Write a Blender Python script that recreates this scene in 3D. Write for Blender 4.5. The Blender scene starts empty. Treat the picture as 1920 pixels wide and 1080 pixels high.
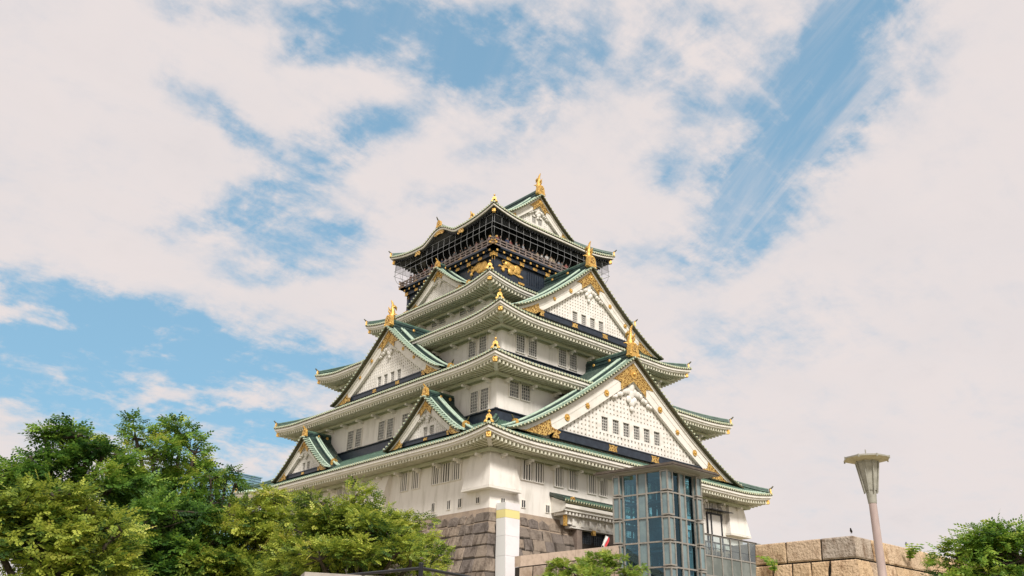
import bpy, math, random
import numpy as np
from mathutils import Vector, Matrix
rad = math.radians
random.seed(7); rng = np.random.default_rng(11)
sc = bpy.context.scene
COL = sc.collection

# ------------------------------------------------------------------ camera
CAM = np.array((-61.308712, -71.646818, 1.6))
YAW, PIT, ROL, FPX, PPX = rad(41.166038), rad(23.722351), rad(1.554314), 1663.1467, -5.1677
cf = np.array((math.sin(YAW)*math.cos(PIT), math.cos(YAW)*math.cos(PIT), math.sin(PIT)))
r0 = np.array((math.cos(YAW), -math.sin(YAW), 0.0)); u0 = np.cross(r0, cf)
cr = math.cos(ROL)*r0 + math.sin(ROL)*u0
cu = -math.sin(ROL)*r0 + math.cos(ROL)*u0
cam = bpy.data.cameras.new("camera"); camo = bpy.data.objects.new("camera", cam); COL.objects.link(camo)
camo.matrix_world = Matrix(((cr[0], cu[0], -cf[0], CAM[0]), (cr[1], cu[1], -cf[1], CAM[1]), (cr[2], cu[2], -cf[2], CAM[2]), (0, 0, 0, 1)))
cam.sensor_width = 36.0; cam.lens = 36.0*FPX/1920.0; cam.shift_x = -PPX/1920.0
cam.clip_start = 0.1; cam.clip_end = 6000
sc.camera = camo

def ray(x, y):                       # bearing of a point seen in the 1920 x 1080 survey photograph
    return cf + (x-960-PPX)/FPX*cr - (y-540)/FPX*cu
def at_dist(x, y, D):
    d = ray(x, y); return CAM + d*D/math.hypot(d[0], d[1])
def on_y(x, y, Y):
    d = ray(x, y); return CAM + d*(Y-CAM[1])/d[1]
def on_x(x, y, X):
    d = ray(x, y); return CAM + d*(X-CAM[0])/d[0]

# ------------------------------------------------------------------ sky
SUN_AZ, SUN_EL = rad(206), rad(42)
w = bpy.data.worlds.new("World"); sc.world = w; w.use_nodes = True
nt = w.node_tree; nt.nodes.clear()
def N(t, **k):
    n = nt.nodes.new(t)
    for a, b in k.items(): setattr(n, a, b)
    return n
def L(a, b): nt.links.new(a, b)
def mth(op, a, b=None, c=None, clamp=False):
    n = N('ShaderNodeMath', operation=op); n.use_clamp = clamp
    for i, v in enumerate((a, b, c)):
        if v is None: continue
        if isinstance(v, (int, float)): n.inputs[i].default_value = v
        else: L(v, n.inputs[i])
    return n.outputs[0]
def sstep(v, lo, hi, a=0.0, b=1.0):
    n = N('ShaderNodeMapRange', interpolation_type='SMOOTHSTEP')
    L(v, n.inputs[0])
    for i, q in enumerate((lo, hi, a, b)): n.inputs[i+1].default_value = q
    return n.outputs[0]
tc = N('ShaderNodeTexCoord'); D0 = tc.outputs['Generated']
sep = N('ShaderNodeSeparateXYZ'); L(D0, sep.inputs[0])
den = mth('ADD', mth('MAXIMUM', sep.outputs[2], 0.0), 0.28)
proj = N('ShaderNodeCombineXYZ')
L(mth('DIVIDE', sep.outputs[0], den), proj.inputs[0]); L(mth('DIVIDE', sep.outputs[1], den), proj.inputs[1])
def noise(vec, scale, detail, rough=0.55, dist=0.0, off=(0, 0, 0), rot=0.0, sca=(1, 1, 1)):
    mp = N('ShaderNodeMapping'); L(vec, mp.inputs[0])
    mp.inputs['Location'].default_value = off; mp.inputs['Rotation'].default_value = (0, 0, rot); mp.inputs['Scale'].default_value = sca
    n = N('ShaderNodeTexNoise'); L(mp.outputs[0], n.inputs['Vector'])
    n.inputs['Scale'].default_value = scale; n.inputs['Detail'].default_value = detail
    n.inputs['Roughness'].default_value = rough; n.inputs['Distortion'].default_value = dist
    return n
wn = noise(proj.outputs[0], 5.0, 6, 0.6)
ws = N('ShaderNodeVectorMath', operation='SUBTRACT'); L(wn.outputs['Color'], ws.inputs[0]); ws.inputs[1].default_value = (.5, .5, .5)
wm = N('ShaderNodeVectorMath', operation='MULTIPLY_ADD'); L(ws.outputs[0], wm.inputs[0]); wm.inputs[1].default_value = (.13, .13, .09); L(D0, wm.inputs[2])
WD = wm.outputs[0]
# openings in the cloud cover: bearing, half extents, tilt, depth
GAPS = [(770, 70, 230, 110, -8, .72), (900, 150, 170, 120, -30, .62), (690, 40, 130, 60, 10, .5), (610, 108, 90, 34, 5, .75), (640, 290, 180, 60, 32, .85),
        (490, 405, 210, 60, 12, .80), (395, 215, 150, 44, -25, .46), (450, 255, 90, 34, -20, .46), (540, 490, 150, 46, 10, .55), (1010, 90, 120, 150, 20, .50),
        (100, 560, 260, 46, -6, .85), (300, 640, 420, 80, 5, .90), (60, 660, 220, 80, 0, .65), (480, 690, 220, 60, 10, .65), (420, 810, 340, 90, 4, .80), (150, 750, 300, 50, 2, .62),
        (1500, 200, 330, 110, 52, .66), (1340, 130, 200, 140, 60, .55), (1640, 80, 260, 110, 45, .58), (1420, 360, 170, 100, 40, .62), (1170, 70, 220, 110, 40, .50),
        (1250, 320, 80, 50, 30, .40), (1400, 640, 260, 80, 15, .34), (930, 300, 100, 34, 20, .34), (640, 420, 80, 34, 20, .46), (420, 20, 160, 34, 10, .42), (1330, 480, 90, 50, 20, .36), (1180, 480, 110, 50, 10, .36), (830, 380, 100, 26, 12, .32),
        (310, 735, 170, 18, 3, -.65), (70, 600, 120, 16, 0, -.55), (420, 770, 120, 9, 3, -.5), (330, 655, 110, 12, 12, -.4)]
acc = None
for (gx, gy, rx, ry, tilt, s) in GAPS:
    d = ray(gx, gy); d = d/np.linalg.norm(d)
    a = np.cross(d, (0, 0, 1)); a /= np.linalg.norm(a); b = np.cross(a, d)
    t = rad(tilt); a2 = a*math.cos(t)+b*math.sin(t); b2 = -a*math.sin(t)+b*math.cos(t)
    e = Matrix(((a2[0], b2[0], -d[0]), (a2[1], b2[1], -d[1]), (a2[2], b2[2], -d[2]))).to_euler('XYZ')
    mp = N('ShaderNodeMapping', vector_type='TEXTURE'); L(WD, mp.inputs[0])
    mp.inputs['Location'].default_value = d; mp.inputs['Rotation'].default_value = e
    mp.inputs['Scale'].default_value = (rx/FPX, ry/FPX, .5)
    ln = N('ShaderNodeVectorMath', operation='LENGTH'); L(mp.outputs[0], ln.inputs[0])
    v = sstep(ln.outputs['Value'], 0.05, 1.35, s, 0.0)
    acc = v if acc is None else mth('ADD', acc, v)
n1 = noise(proj.outputs[0], 8.5, 11, 0.64, 0.25, (3.1, 1.7, 0))
n2 = noise(proj.outputs[0], 4.5, 9, 0.62, 0.3, (8.2, 4.4, 2), rad(58), (1.0, 4.2, 1.0))
n4 = noise(proj.outputs[0], 24.0, 7, 0.6, 0.2, (1.4, 6.6, 3))
nsum = mth('ADD', mth('MULTIPLY', mth('SUBTRACT', n1.outputs[0], 0.5), 3.1), mth('MULTIPLY', mth('SUBTRACT', n2.outputs[0], 0.5), 1.35))
nsum = mth('ADD', nsum, mth('MULTIPLY', mth('SUBTRACT', n4.outputs[0], 0.5), 1.1))
amp = mth('ADD', mth('MULTIPLY', mth('MINIMUM', acc, 0.7), 1.15), 0.28)
edge = mth('ADD', acc, mth('MULTIPLY', nsum, amp))
blue = sstep(edge, -0.08, 1.12, 0.0, .94)
def pxy(x, y):
    d = ray(x, y); d = d/np.linalg.norm(d); return np.array((d[0], d[1]))/(d[2]+.28)
sdir = pxy(1640, 60)-pxy(1390, 360); sdir /= np.linalg.norm(sdir)
def dotn(vx, vy):
    n = N('ShaderNodeVectorMath', operation='DOT_PRODUCT'); L(proj.outputs[0], n.inputs[0]); n.inputs[1].default_value = (vx, vy, 0); return n.outputs['Value']
cv = N('ShaderNodeCombineXYZ'); L(dotn(sdir[0]*.55, sdir[1]*.55), cv.inputs[0]); L(dotn(-sdir[1]*5.5, sdir[0]*5.5), cv.inputs[1])
n5 = noise(cv.outputs[0], 2.6, 9, 0.60, 1.1, (2.3, .7, 4.0))
cirrus = sstep(n5.outputs[0], 0.36, 0.74)
def near(x, y, r0, r1, a):
    d = ray(x, y); d = d/np.linalg.norm(d); n = N('ShaderNodeVectorMath', operation='DISTANCE'); L(D0, n.inputs[0]); n.inputs[1].default_value = d
    return sstep(n.outputs['Value'], r0, r1, a, 0.0)
zone = mth('MAXIMUM', near(1510, 180, .10, .36, .46), near(960, 50, .04, .24, .14))
blue = mth('MULTIPLY', blue, mth('SUBTRACT', 1.0, mth('MULTIPLY', cirrus, zone)))
sky = N('ShaderNodeTexSky', sky_type='NISHITA'); sky.sun_disc = False
sky.sun_elevation = SUN_EL; sky.sun_rotation = SUN_AZ; sky.air_density = 1.0; sky.dust_density = 1.6; sky.ozone_density = 1.2
sg_ = N('ShaderNodeGamma'); L(sky.outputs[0], sg_.inputs[0]); sg_.inputs[1].default_value = .35
skt = N('ShaderNodeMix', data_type='RGBA', blend_type='MULTIPLY'); skt.inputs['Factor'].default_value = 1.0; L(sg_.outputs[0], skt.inputs['A']); skt.inputs['B'].default_value = (1.15, 2.02, 2.50, 1)
skb = N('ShaderNodeBackground'); L(skt.outputs['Result'], skb.inputs[0]); skb.inputs[1].default_value = 0.15
n3 = noise(proj.outputs[0], 3.4, 9, 0.55, 0.2, (5.5, 9.1, 0))
cc = N('ShaderNodeMix', data_type='RGBA'); L(sstep(n3.outputs[0], 0.30, 0.62), cc.inputs['Factor'])
cc.inputs['A'].default_value = (.600, .578, .595, 1); cc.inputs['B'].default_value = (.720, .652, .640, 1)
c2 = N('ShaderNodeMix', data_type='RGBA'); L(sstep(edge, -0.55, 0.05, 0.0, .8), c2.inputs['Factor']); L(cc.outputs['Result'], c2.inputs['A']); c2.inputs['B'].default_value = (.735, .672, .662, 1)
clb = N('ShaderNodeBackground'); L(c2.outputs['Result'], clb.inputs[0]); clb.inputs[1].default_value = 1.0
mx = N('ShaderNodeMixShader'); L(blue, mx.inputs[0]); L(clb.outputs[0], mx.inputs[1]); L(skb.outputs[0], mx.inputs[2])
out = N('ShaderNodeOutputWorld'); L(mx.outputs[0], out.inputs[0])
w.cycles.sampling_method = 'MANUAL'; w.cycles.sample_map_resolution = 512

# ------------------------------------------------------------------ sun and exposure
sl = bpy.data.lights.new("sun", 'SUN'); so = bpy.data.objects.new("sun", sl); COL.objects.link(so)
sl.energy = 3.4; sl.angle = rad(13); sl.color = (1.0, .95, .88)
sd = Vector((math.sin(SUN_AZ)*math.cos(SUN_EL), math.cos(SUN_AZ)*math.cos(SUN_EL), math.sin(SUN_EL)))
so.rotation_euler = sd.to_track_quat('Z', 'Y').to_euler()
sc.view_settings.view_transform = 'Standard'; sc.view_settings.look = 'None'
sc.view_settings.exposure = 0.16; sc.view_settings.gamma = 1.0
sc.cycles.max_bounces = 8; sc.cycles.transparent_max_bounces = 12; sc.cycles.caustics_reflective = False; sc.cycles.caustics_refractive = False

# ------------------------------------------------------------------ materials
def mat(name, c, c2=None, rough=.6, metal=0.0, scale=1.5, lo=.4, hi=.65, bump=0.0, bscale=12.0, stretch=(1, 1, 1), tint=None, detail=6, spec=.5):
    m = bpy.data.materials.new(name); m.use_nodes = True; t = m.node_tree; b = t.nodes['Principled BSDF']
    b.inputs['Roughness'].default_value = rough; b.inputs['Metallic'].default_value = metal; b.inputs['Specular IOR Level'].default_value = spec
    geo = t.nodes.new('ShaderNodeNewGeometry')
    mp = t.nodes.new('ShaderNodeMapping'); t.links.new(geo.outputs['Position'], mp.inputs[0]); mp.inputs['Scale'].default_value = stretch
    col = None
    if c2 is None: b.inputs['Base Color'].default_value = (*c, 1)
    else:
        n = t.nodes.new('ShaderNodeTexNoise'); n.inputs['Scale'].default_value = scale; n.inputs['Detail'].default_value = detail; n.inputs['Roughness'].default_value = .62
        t.links.new(mp.outputs[0], n.inputs['Vector'])
        r = t.nodes.new('ShaderNodeMapRange'); r.interpolation_type = 'SMOOTHSTEP'; t.links.new(n.outputs[0], r.inputs[0]); r.inputs[1].default_value = lo; r.inputs[2].default_value = hi
        x = t.nodes.new('ShaderNodeMix'); x.data_type = 'RGBA'; t.links.new(r.outputs[0], x.inputs['Factor'])
        x.inputs['A'].default_value = (*c, 1); x.inputs['B'].default_value = (*c2, 1); col = x.outputs['Result']
    if tint is not None:             # list of colours picked by the per-stone / per-leaf attribute
        at = t.nodes.new('ShaderNodeAttribute'); at.attribute_name = 'tint'
        cr_ = t.nodes.new('ShaderNodeValToRGB'); t.links.new(at.outputs['Fac'], cr_.inputs[0])
        el = cr_.color_ramp.elements
        while len(el) < len(tint): el.new(.5)
        for i, q in enumerate(tint): el[i].position = i/(len(tint)-1); el[i].color = (*q, 1)
        if col is None: col = cr_.outputs[0]
        else:
            y = t.nodes.new('ShaderNodeMix'); y.data_type = 'RGBA'; y.blend_type = 'MULTIPLY'; y.inputs['Factor'].default_value = 1.0
            t.links.new(cr_.outputs[0], y.inputs['A']); t.links.new(col, y.inputs['B']); col = y.outputs['Result']
    if col is not None: t.links.new(col, b.inputs['Base Color'])
    if bump:
        n = t.nodes.new('ShaderNodeTexNoise'); n.inputs['Scale'].default_value = bscale; n.inputs['Detail'].default_value = 5; t.links.new(geo.outputs['Position'], n.inputs['Vector'])
        bp = t.nodes.new('ShaderNodeBump'); bp.inputs['Strength'].default_value = bump; bp.inputs['Distance'].default_value = .1
        t.links.new(n.outputs[0], bp.inputs['Height']); t.links.new(bp.outputs[0], b.inputs['Normal'])
    return m
PLASTER = mat('white_plaster', (.83, .79, .735), (.62, .585, .52), .8, scale=1.3, lo=.46, hi=.80, stretch=(1, 1, .22), bump=.08, bscale=6)
TRIM = mat('white_trim', (.81, .775, .71), (.64, .615, .54), .7, scale=1.1, lo=.45, hi=.8)
SOFFIT = mat('soffit_shade_green', (.50, .51, .37), (.40, .42, .28), .8, scale=.9, lo=.4, hi=.75)  # eave shade and greenish bounce light put into the soffit colour
RAFT = mat('rafter_shade_olive', (.70, .675, .55), (.58, .57, .44), .75, scale=1.2)  # rafters toned olive, the shade under the eaves is in the colour
LATT = mat('gable_lattice_white', (.83, .80, .75), (.70, .67, .61), .75, scale=1.5)
TILE = mat('copper_tile', (.060, .115, .085), (.12, .21, .155), .55, scale=2.4, lo=.35, hi=.7, bump=.2, bscale=20)
TILED = mat('dark_copper_tile', (.030, .055, .046), (.085, .085, .068), .5, scale=1.6, lo=.4, hi=.75)
MINT = mat('pale_patina', (.47, .59, .47), (.22, .36, .28), .55, scale=3.5, lo=.45, hi=.75)
CAPM = mat('tile_end', (.62, .64, .46), (.30, .28, .13), .5, scale=9, lo=.45, hi=.7)
LIP = mat('tile_lip', (.10, .085, .035), (.05, .06, .03), .6, scale=6)
NAVY = mat('black_lacquer', (.012, .020, .034), (.022, .034, .052), .35, scale=2.0)
RIDGE = mat('ridge_copper', (.016, .036, .036), (.035, .072, .062), .5, scale=2.5)
GOLD = mat('gold_leaf', (.80, .51, .15), (.56, .31, .07), .45, .55, scale=6, lo=.4, hi=.7, bump=.5, bscale=9)
def filigree():
    m = mat('gold_filigree', (.78, .48, .10), rough=.45, metal=.6)
    t = m.node_tree; b = t.nodes['Principled BSDF']
    geo = t.nodes.new('ShaderNodeNewGeometry'); v = t.nodes.new('ShaderNodeTexVoronoi'); v.feature = 'DISTANCE_TO_EDGE'; v.inputs['Scale'].default_value = 4.2
    n = t.nodes.new('ShaderNodeTexNoise'); n.inputs['Scale'].default_value = 3.0; t.links.new(geo.outputs['Position'], n.inputs['Vector'])
    ad = t.nodes.new('ShaderNodeVectorMath'); ad.operation = 'MULTIPLY_ADD'; t.links.new(n.outputs['Color'], ad.inputs[0]); ad.inputs[1].default_value = (.35,)*3
    t.links.new(geo.outputs['Position'], ad.inputs[2]); t.links.new(ad.outputs[0], v.inputs['Vector'])
    r = t.nodes.new('ShaderNodeMapRange'); t.links.new(v.outputs['Distance'], r.inputs[0]); r.inputs[1].default_value = .10; r.inputs[2].default_value = .22
    x = t.nodes.new('ShaderNodeMix'); x.data_type = 'RGBA'; t.links.new(r.outputs[0], x.inputs['Factor'])
    x.inputs['A'].default_value = (.78, .52, .17, 1); x.inputs['B'].default_value = (.30, .14, .035, 1); t.links.new(x.outputs['Result'], b.inputs['Base Color'])
    bp = t.nodes.new('ShaderNodeBump'); bp.invert = True; bp.inputs['Strength'].default_value = .8; bp.inputs['Distance'].default_value = .12
    t.links.new(r.outputs[0], bp.inputs['Height']); t.links.new(bp.outputs[0], b.inputs['Normal'])
    return m
FILI = filigree()
WINDARK = mat('window_recess', (.020, .022, .024), rough=.9, spec=.1)
WINGLASS = mat('window_pane', (.24, .24, .225), (.05, .055, .06), .25, scale=2.2, lo=.42, hi=.6)
WINBAR = mat('window_bar', (.60, .58, .54), rough=.7)
STONE = mat('castle_stone', (1, 1, 1), (.36, .33, .31), .9, scale=1.6, lo=.42, hi=.70, bump=.9, bscale=6, stretch=(1, 1, .4), tint=[(.13, .108, .09), (.22, .18, .15), (.18, .152, .135), (.27, .22, .175), (.33, .26, .20)])
GRAN = mat('granite_block', (1, 1, 1), (.42, .33, .26), .9, scale=2.6, lo=.44, hi=.74, bump=.9, bscale=9, stretch=(1, 1, .6), tint=[(.40, .34, .28), (.54, .39, .24), (.60, .43, .26), (.62, .45, .29), (.36, .31, .26)])
PARA = mat('pink_granite', (.54, .42, .33), (.42, .32, .25), .85, scale=3, lo=.4, hi=.7, bump=.3, bscale=18)
JOINT = mat('stone_joint', (.030, .024, .018), rough=.95)
MORTAR = mat('stone_mortar', (.36, .28, .21), (.27, .21, .165), .9, scale=1.2, bump=.3, bscale=5)
STEEL = mat('bronze_steel', (.36, .34, .30), (.29, .27, .24), .42, .3, scale=3)
FROST = mat('frosted_panel', (.19, .27, .28), (.15, .22, .24), .22, scale=1.2, spec=.8)
SHAFT = mat('shaft_steel', (.025, .06, .09), (.11, .17, .20), .35, scale=.7)
WHITEP = mat('white_panel', (.72, .69, .69), (.66, .62, .62), .45, scale=.7)
PANELSIDE = mat('grey_panel', (.62, .62, .60), rough=.5)
YELLOW = mat('yellow_panel', (.66, .58, .24), rough=.5)
RAIL = mat('weathered_rail', (.25, .20, .18), (.19, .15, .135), .7, scale=4)
ROD = mat('net_rod', (.30, .31, .32), rough=.5)
BLK = mat('black_panel', (.007, .009, .012), (.013, .016, .020), .5, scale=1.2)
SCREEN = mat('dark_screen', (.050, .052, .052), (.035, .038, .040), .6, scale=.7)
IRON = mat('black_iron', (.018, .019, .022), rough=.35, metal=.4)
CONC = mat('concrete', (.42, .38, .34), (.34, .31, .28), .85, scale=2.5, bump=.2, bscale=15)
LAMPP = mat('lamp_paint', (.37, .36, .31), (.29, .28, .235), .6, scale=8)
LAMPU = mat('lamp_cap_bounce', (.62, .55, .40), (.50, .43, .30), .6, scale=6)  # underside of the cap, yellowish bounced light put into its colour
POLE = mat('lamp_pole_stone', (.50, .40, .37), (.40, .31, .29), .7, scale=7, stretch=(1, 1, .2))
BARK = mat('bark', (.055, .042, .030), (.09, .07, .05), .9, scale=6, stretch=(1, 1, .3), bump=.6, bscale=10)
PAVE = mat('pale_paving', (.34, .31, .21), (.28, .26, .17), .9, scale=.4)
REDC = mat('flag_red', (.55, .03, .04), rough=.7); WHITEC = mat('flag_white', (.75, .73, .70), rough=.7)
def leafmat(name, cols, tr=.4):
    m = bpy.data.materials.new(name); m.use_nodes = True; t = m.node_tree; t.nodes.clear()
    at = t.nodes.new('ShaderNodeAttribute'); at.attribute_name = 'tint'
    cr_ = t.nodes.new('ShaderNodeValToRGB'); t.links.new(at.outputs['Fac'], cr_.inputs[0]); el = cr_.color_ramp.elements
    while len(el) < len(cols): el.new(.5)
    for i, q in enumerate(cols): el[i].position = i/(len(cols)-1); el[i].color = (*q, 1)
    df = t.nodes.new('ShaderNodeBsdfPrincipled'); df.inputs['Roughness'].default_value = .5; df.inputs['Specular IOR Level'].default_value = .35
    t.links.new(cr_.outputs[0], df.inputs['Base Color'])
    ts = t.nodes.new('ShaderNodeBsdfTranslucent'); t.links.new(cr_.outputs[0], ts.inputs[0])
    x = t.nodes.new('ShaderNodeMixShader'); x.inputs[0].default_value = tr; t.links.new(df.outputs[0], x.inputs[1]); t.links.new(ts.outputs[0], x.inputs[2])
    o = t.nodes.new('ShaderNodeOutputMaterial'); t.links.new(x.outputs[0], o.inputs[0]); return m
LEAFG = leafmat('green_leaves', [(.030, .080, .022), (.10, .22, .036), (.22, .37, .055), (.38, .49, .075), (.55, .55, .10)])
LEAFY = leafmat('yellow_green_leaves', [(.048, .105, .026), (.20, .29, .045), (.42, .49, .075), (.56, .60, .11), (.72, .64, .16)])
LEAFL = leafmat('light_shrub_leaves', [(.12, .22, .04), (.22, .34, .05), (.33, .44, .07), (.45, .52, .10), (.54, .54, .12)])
def glassmat(name, tintc, base=.22, gtint=(.80, .90, .95)):
    m = bpy.data.materials.new(name); m.use_nodes = True; t = m.node_tree; t.nodes.clear()
    tr = t.nodes.new('ShaderNodeBsdfTransparent'); tr.inputs[0].default_value = (*tintc, 1)
    gl = t.nodes.new('ShaderNodeBsdfGlossy'); gl.inputs['Roughness'].default_value = .03; gl.inputs[0].default_value = (*gtint, 1)
    fr = t.nodes.new('ShaderNodeFresnel'); fr.inputs[0].default_value = 1.6
    a = t.nodes.new('ShaderNodeMath'); a.operation = 'ADD'; a.use_clamp = True; t.links.new(fr.outputs[0], a.inputs[0]); a.inputs[1].default_value = base
    x = t.nodes.new('ShaderNodeMixShader'); t.links.new(a.outputs[0], x.inputs[0]); t.links.new(tr.outputs[0], x.inputs[1]); t.links.new(gl.outputs[0], x.inputs[2])
    o = t.nodes.new('ShaderNodeOutputMaterial'); t.links.new(x.outputs[0], o.inputs[0]); return m
GLASS = glassmat('tinted_glass', (.40, .66, .76), .02, (.42, .74, .90))
GLASSL = glassmat('clear_glass', (.74, .83, .82), .10)

# ------------------------------------------------------------------ mesh helpers
ROOT = {}
class MB:
    def __init__(s): s.v = []; s.f = []; s.m = []; s.sm = []; s.t = []
    def face(s, idx, m=0, sm=False, t=.5): s.f.append(tuple(idx)); s.m.append(m); s.sm.append(sm); s.t.append(t)
    def add(s, pts): n = len(s.v); s.v += [tuple(map(float, p)) for p in pts]; return n
    def poly(s, pts, m=0, t=.5): n = s.add(pts); s.face(range(n, n+len(pts)), m, False, t)
    def grid(s, rows, m=0, sm=True, closed=False):
        n = s.add([p for r in rows for p in r]); k = len(rows[0])
        for i in range(len(rows)-1):
            for j in range(k if closed else k-1):
                j2 = (j+1) % k
                s.face((n+i*k+j, n+i*k+j2, n+(i+1)*k+j2, n+(i+1)*k+j), m, sm)
    def prism(s, a, off, m=0, t=.5):
        o = np.array(off); b = [np.array(p)+o for p in a]; n = s.add(list(a)+b); k = len(a)
        s.face(range(n, n+k), m, False, t); s.face(range(n+2*k-1, n+k-1, -1), m, False, t)
        for i in range(k): s.face((n+i, n+(i+1) % k, n+k+(i+1) % k, n+k+i), m, False, t)
    def box(s, c, h, m=0, ax=None, t=.5):
        c = np.array(c, float); X, Y, Z = ax if ax else ((1, 0, 0), (0, 1, 0), (0, 0, 1))
        X, Y, Z = np.array(X)*h[0], np.array(Y)*h[1], np.array(Z)*h[2]
        s.prism([c-X-Y-Z, c+X-Y-Z, c+X+Y-Z, c-X+Y-Z], 2*Z, m, t)
    def tube(s, path, r, n=8, m=0, cap=True, up=(0, 0, 1), flat=1.0, capm=None):
        P = np.array(path, float); R = np.full(len(P), r) if np.isscalar(r) else np.array(r)
        T = np.gradient(P, axis=0); rows = []; ref = np.array(up, float)
        for p, t, q in zip(P, T, R):
            t = t/(np.linalg.norm(t)+1e-9); a = np.cross(ref, t)
            if np.linalg.norm(a) < 1e-3: a = np.cross((1, .3, .2), t)
            a /= np.linalg.norm(a); b = np.cross(t, a)
            rows.append([p+q*(math.cos(k*2*math.pi/n)*a*flat+math.sin(k*2*math.pi/n)*b) for k in range(n)])
        s.grid(rows, m, True, True)
        if cap:
            s.poly(rows[0][::-1], m if capm is None else capm); s.poly(rows[-1], m if capm is None else capm)
    def sweep(s, path, sect, side, m=0, sm=False, cap=True):
        # section points (a,b): a along the per-point side vector, b along z
        rows = [[np.array(p)+a*np.array(sd_)+np.array((0, 0, b)) for a, b in sect] for p, sd_ in zip(path, side)]
        s.grid(rows, m, sm, True)
        if cap: s.poly(rows[0][::-1], m); s.poly(rows[-1], m)
    def ball(s, c, r, m=0, nu=10, nv=7, ax=None):
        c = np.array(c, float); r = np.array(r if hasattr(r, '__len__') else (r, r, r), float)
        A = np.array(ax if ax else np.eye(3)); rows = []
        for i in range(nv+1):
            th = math.pi*(.02+.96*i/nv)
            rows.append([c+A.T@(r*np.array((math.sin(th)*math.cos(k*2*math.pi/nu), math.sin(th)*math.sin(k*2*math.pi/nu), math.cos(th)))) for k in range(nu)])
        s.grid(rows, m, True, True); s.poly(rows[0], m); s.poly(rows[-1][::-1], m)
    def build(s, name, mats, parent=None):
        me = bpy.data.meshes.new(name)
        if not isinstance(mats, (list, tuple)): mats = [mats]
        me.from_pydata(s.v, [], s.f); me.polygons.foreach_set('material_index', s.m); me.polygons.foreach_set('use_smooth', s.sm)
        at = me.attributes.new('tint', 'FLOAT', 'FACE'); at.data.foreach_set('value', s.t)
        for q in mats: me.materials.append(q)
        me.validate(); me.update()
        o = bpy.data.objects.new(name, me); COL.objects.link(o)
        if parent is not None:
            o.parent = parent
            if parent.name in ROOT: o.matrix_parent_inverse = Matrix.Translation(-Vector(ROOT[parent.name]))
        return o
def tag(o, label=None, cat=None, group=None, kind=None):
    for k, v in (('label', label), ('category', cat), ('group', group), ('kind', kind)):
        if v: o[k] = v
    return o
def thing(name, loc, label, cat, group=None):
    o = bpy.data.objects.new(name, None); COL.objects.link(o); o.location = loc; o.empty_display_size = .5
    ROOT[o.name] = tuple(loc); return tag(o, label, cat, group)
class Face:                           # a side of the tower: u to the right as seen from outside, v outward
    def __init__(s, U, V): s.U = np.array((*U, 0.)); s.V = np.array((*V, 0.))
    def p(s, u, v, z): return s.U*u+s.V*v+np.array((0, 0, z))
FR = Face((1, 0), (0, -1)); FL = Face((0, -1), (-1, 0)); FB = Face((-1, 0), (0, 1)); FE = Face((0, 1), (1, 0))
ZZ = np.array((0, 0, 1.))

# ------------------------------------------------------------------ ground
g = MB(); S = 4000
g.poly([(-S, -S, 0), (S, -S, 0), (S, S, 0), (-S, S, 0)]); tag(g.build('ground', PAVE), kind='structure')

# ------------------------------------------------------------------ castle tower
T = thing('castle_tower', (0, 0, 13.55), 'tall white castle tower with stacked green tiled roofs, black top storey and gold ornaments', 'castle')
OV = 2.37
LV = [dict(hx=19.0, hy=21.29, zm=18.85, lift=.48, ix=14.18, iy=16.50, zi=21.45),
      dict(hx=16.55, hy=18.87, zm=26.18, lift=.38, ix=11.38, iy=13.70, zi=28.55),
      dict(hx=13.75, hy=16.07, zm=32.08, lift=.66, ix=8.48, iy=8.56, zi=34.75),
      dict(hx=10.85, hy=10.93, zm=37.55, lift=.75, ix=7.5, iy=7.55, zi=39.55),
      dict(hx=9.36, hy=9.41, zm=46.25, lift=.78, ix=4.95, iy=6.2, zi=48.5)]
WALLB = [13.55, 20.5, 27.5, 33.0]
TILEP, RAFP = .352, .43
def roof_fns(lv, F):
    if F in (FR, FB): hu, hv, iu, iv = lv['hx'], lv['hy'], lv['ix'], lv['iy']
    else: hu, hv, iu, iv = lv['hy'], lv['hx'], lv['iy'], lv['ix']
    def lift(u):
        d = hu-abs(u); return lv['lift']*max(0, 1-d/5.5)**2
    def bump(u):
        if lv.get('bump') and F is FL and abs(u) < 3.1: return 1.22*(.5+.5*math.cos(math.pi*u/3.1))**.85
        return 0.0
    def ze(u): return lv['zm']+lift(u)+bump(u)
    def surf(u, t):
        wd = hu+(iu-hu)*t; v = hv+(iv-hv)*t
        d = wd-abs(u); lf = lv['lift']*max(0, 1-d/5.5)**2*(1-t)**1.5
        return F.p(u, v, lv['zm']+(lv['zi']-lv['zm'])*(.72*t+.28*t*t)+lf+bump(u)*max(0, 1-t*1.25))
    return hu, hv, iu, iv, ze, surf
LV[4]['bump'] = True
def corner_dirs(): return [(-1, -1), (1, -1), (-1, 1), (1, 1)]
def omega(mb, base, side, out, s, m=0):           # arch-shaped ridge-end plaque with a ball finial
    side = np.array(side); out = np.array(out); b = np.array(base)
    o = [(-.52, -.1), (-.40, .10), (-.30, .12), (-.29, .45), (-.20, .64), (0, .72), (.20, .64), (.29, .45), (.30, .12), (.40, .10), (.52, -.1), (.2, -.1), (.14, .25), (0, .34), (-.14, .25), (-.2, -.1)]
    mb.prism([b+s*(a*side+c*ZZ)-out*.09*s for a, c in o], out*.2*s, m)
    mb.tube([b+s*.66*ZZ, b+s*.86*ZZ], .05*s, 6, m); mb.ball(b+s*.98*ZZ, (.15*s,)*3, m, 8, 6)
def rollpath(mb, pts, r, m, cap_mat=None, n=6, up=(0, 0, 1)): mb.tube(pts, r, n, m, True, up, 1.0, cap_mat)
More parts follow.
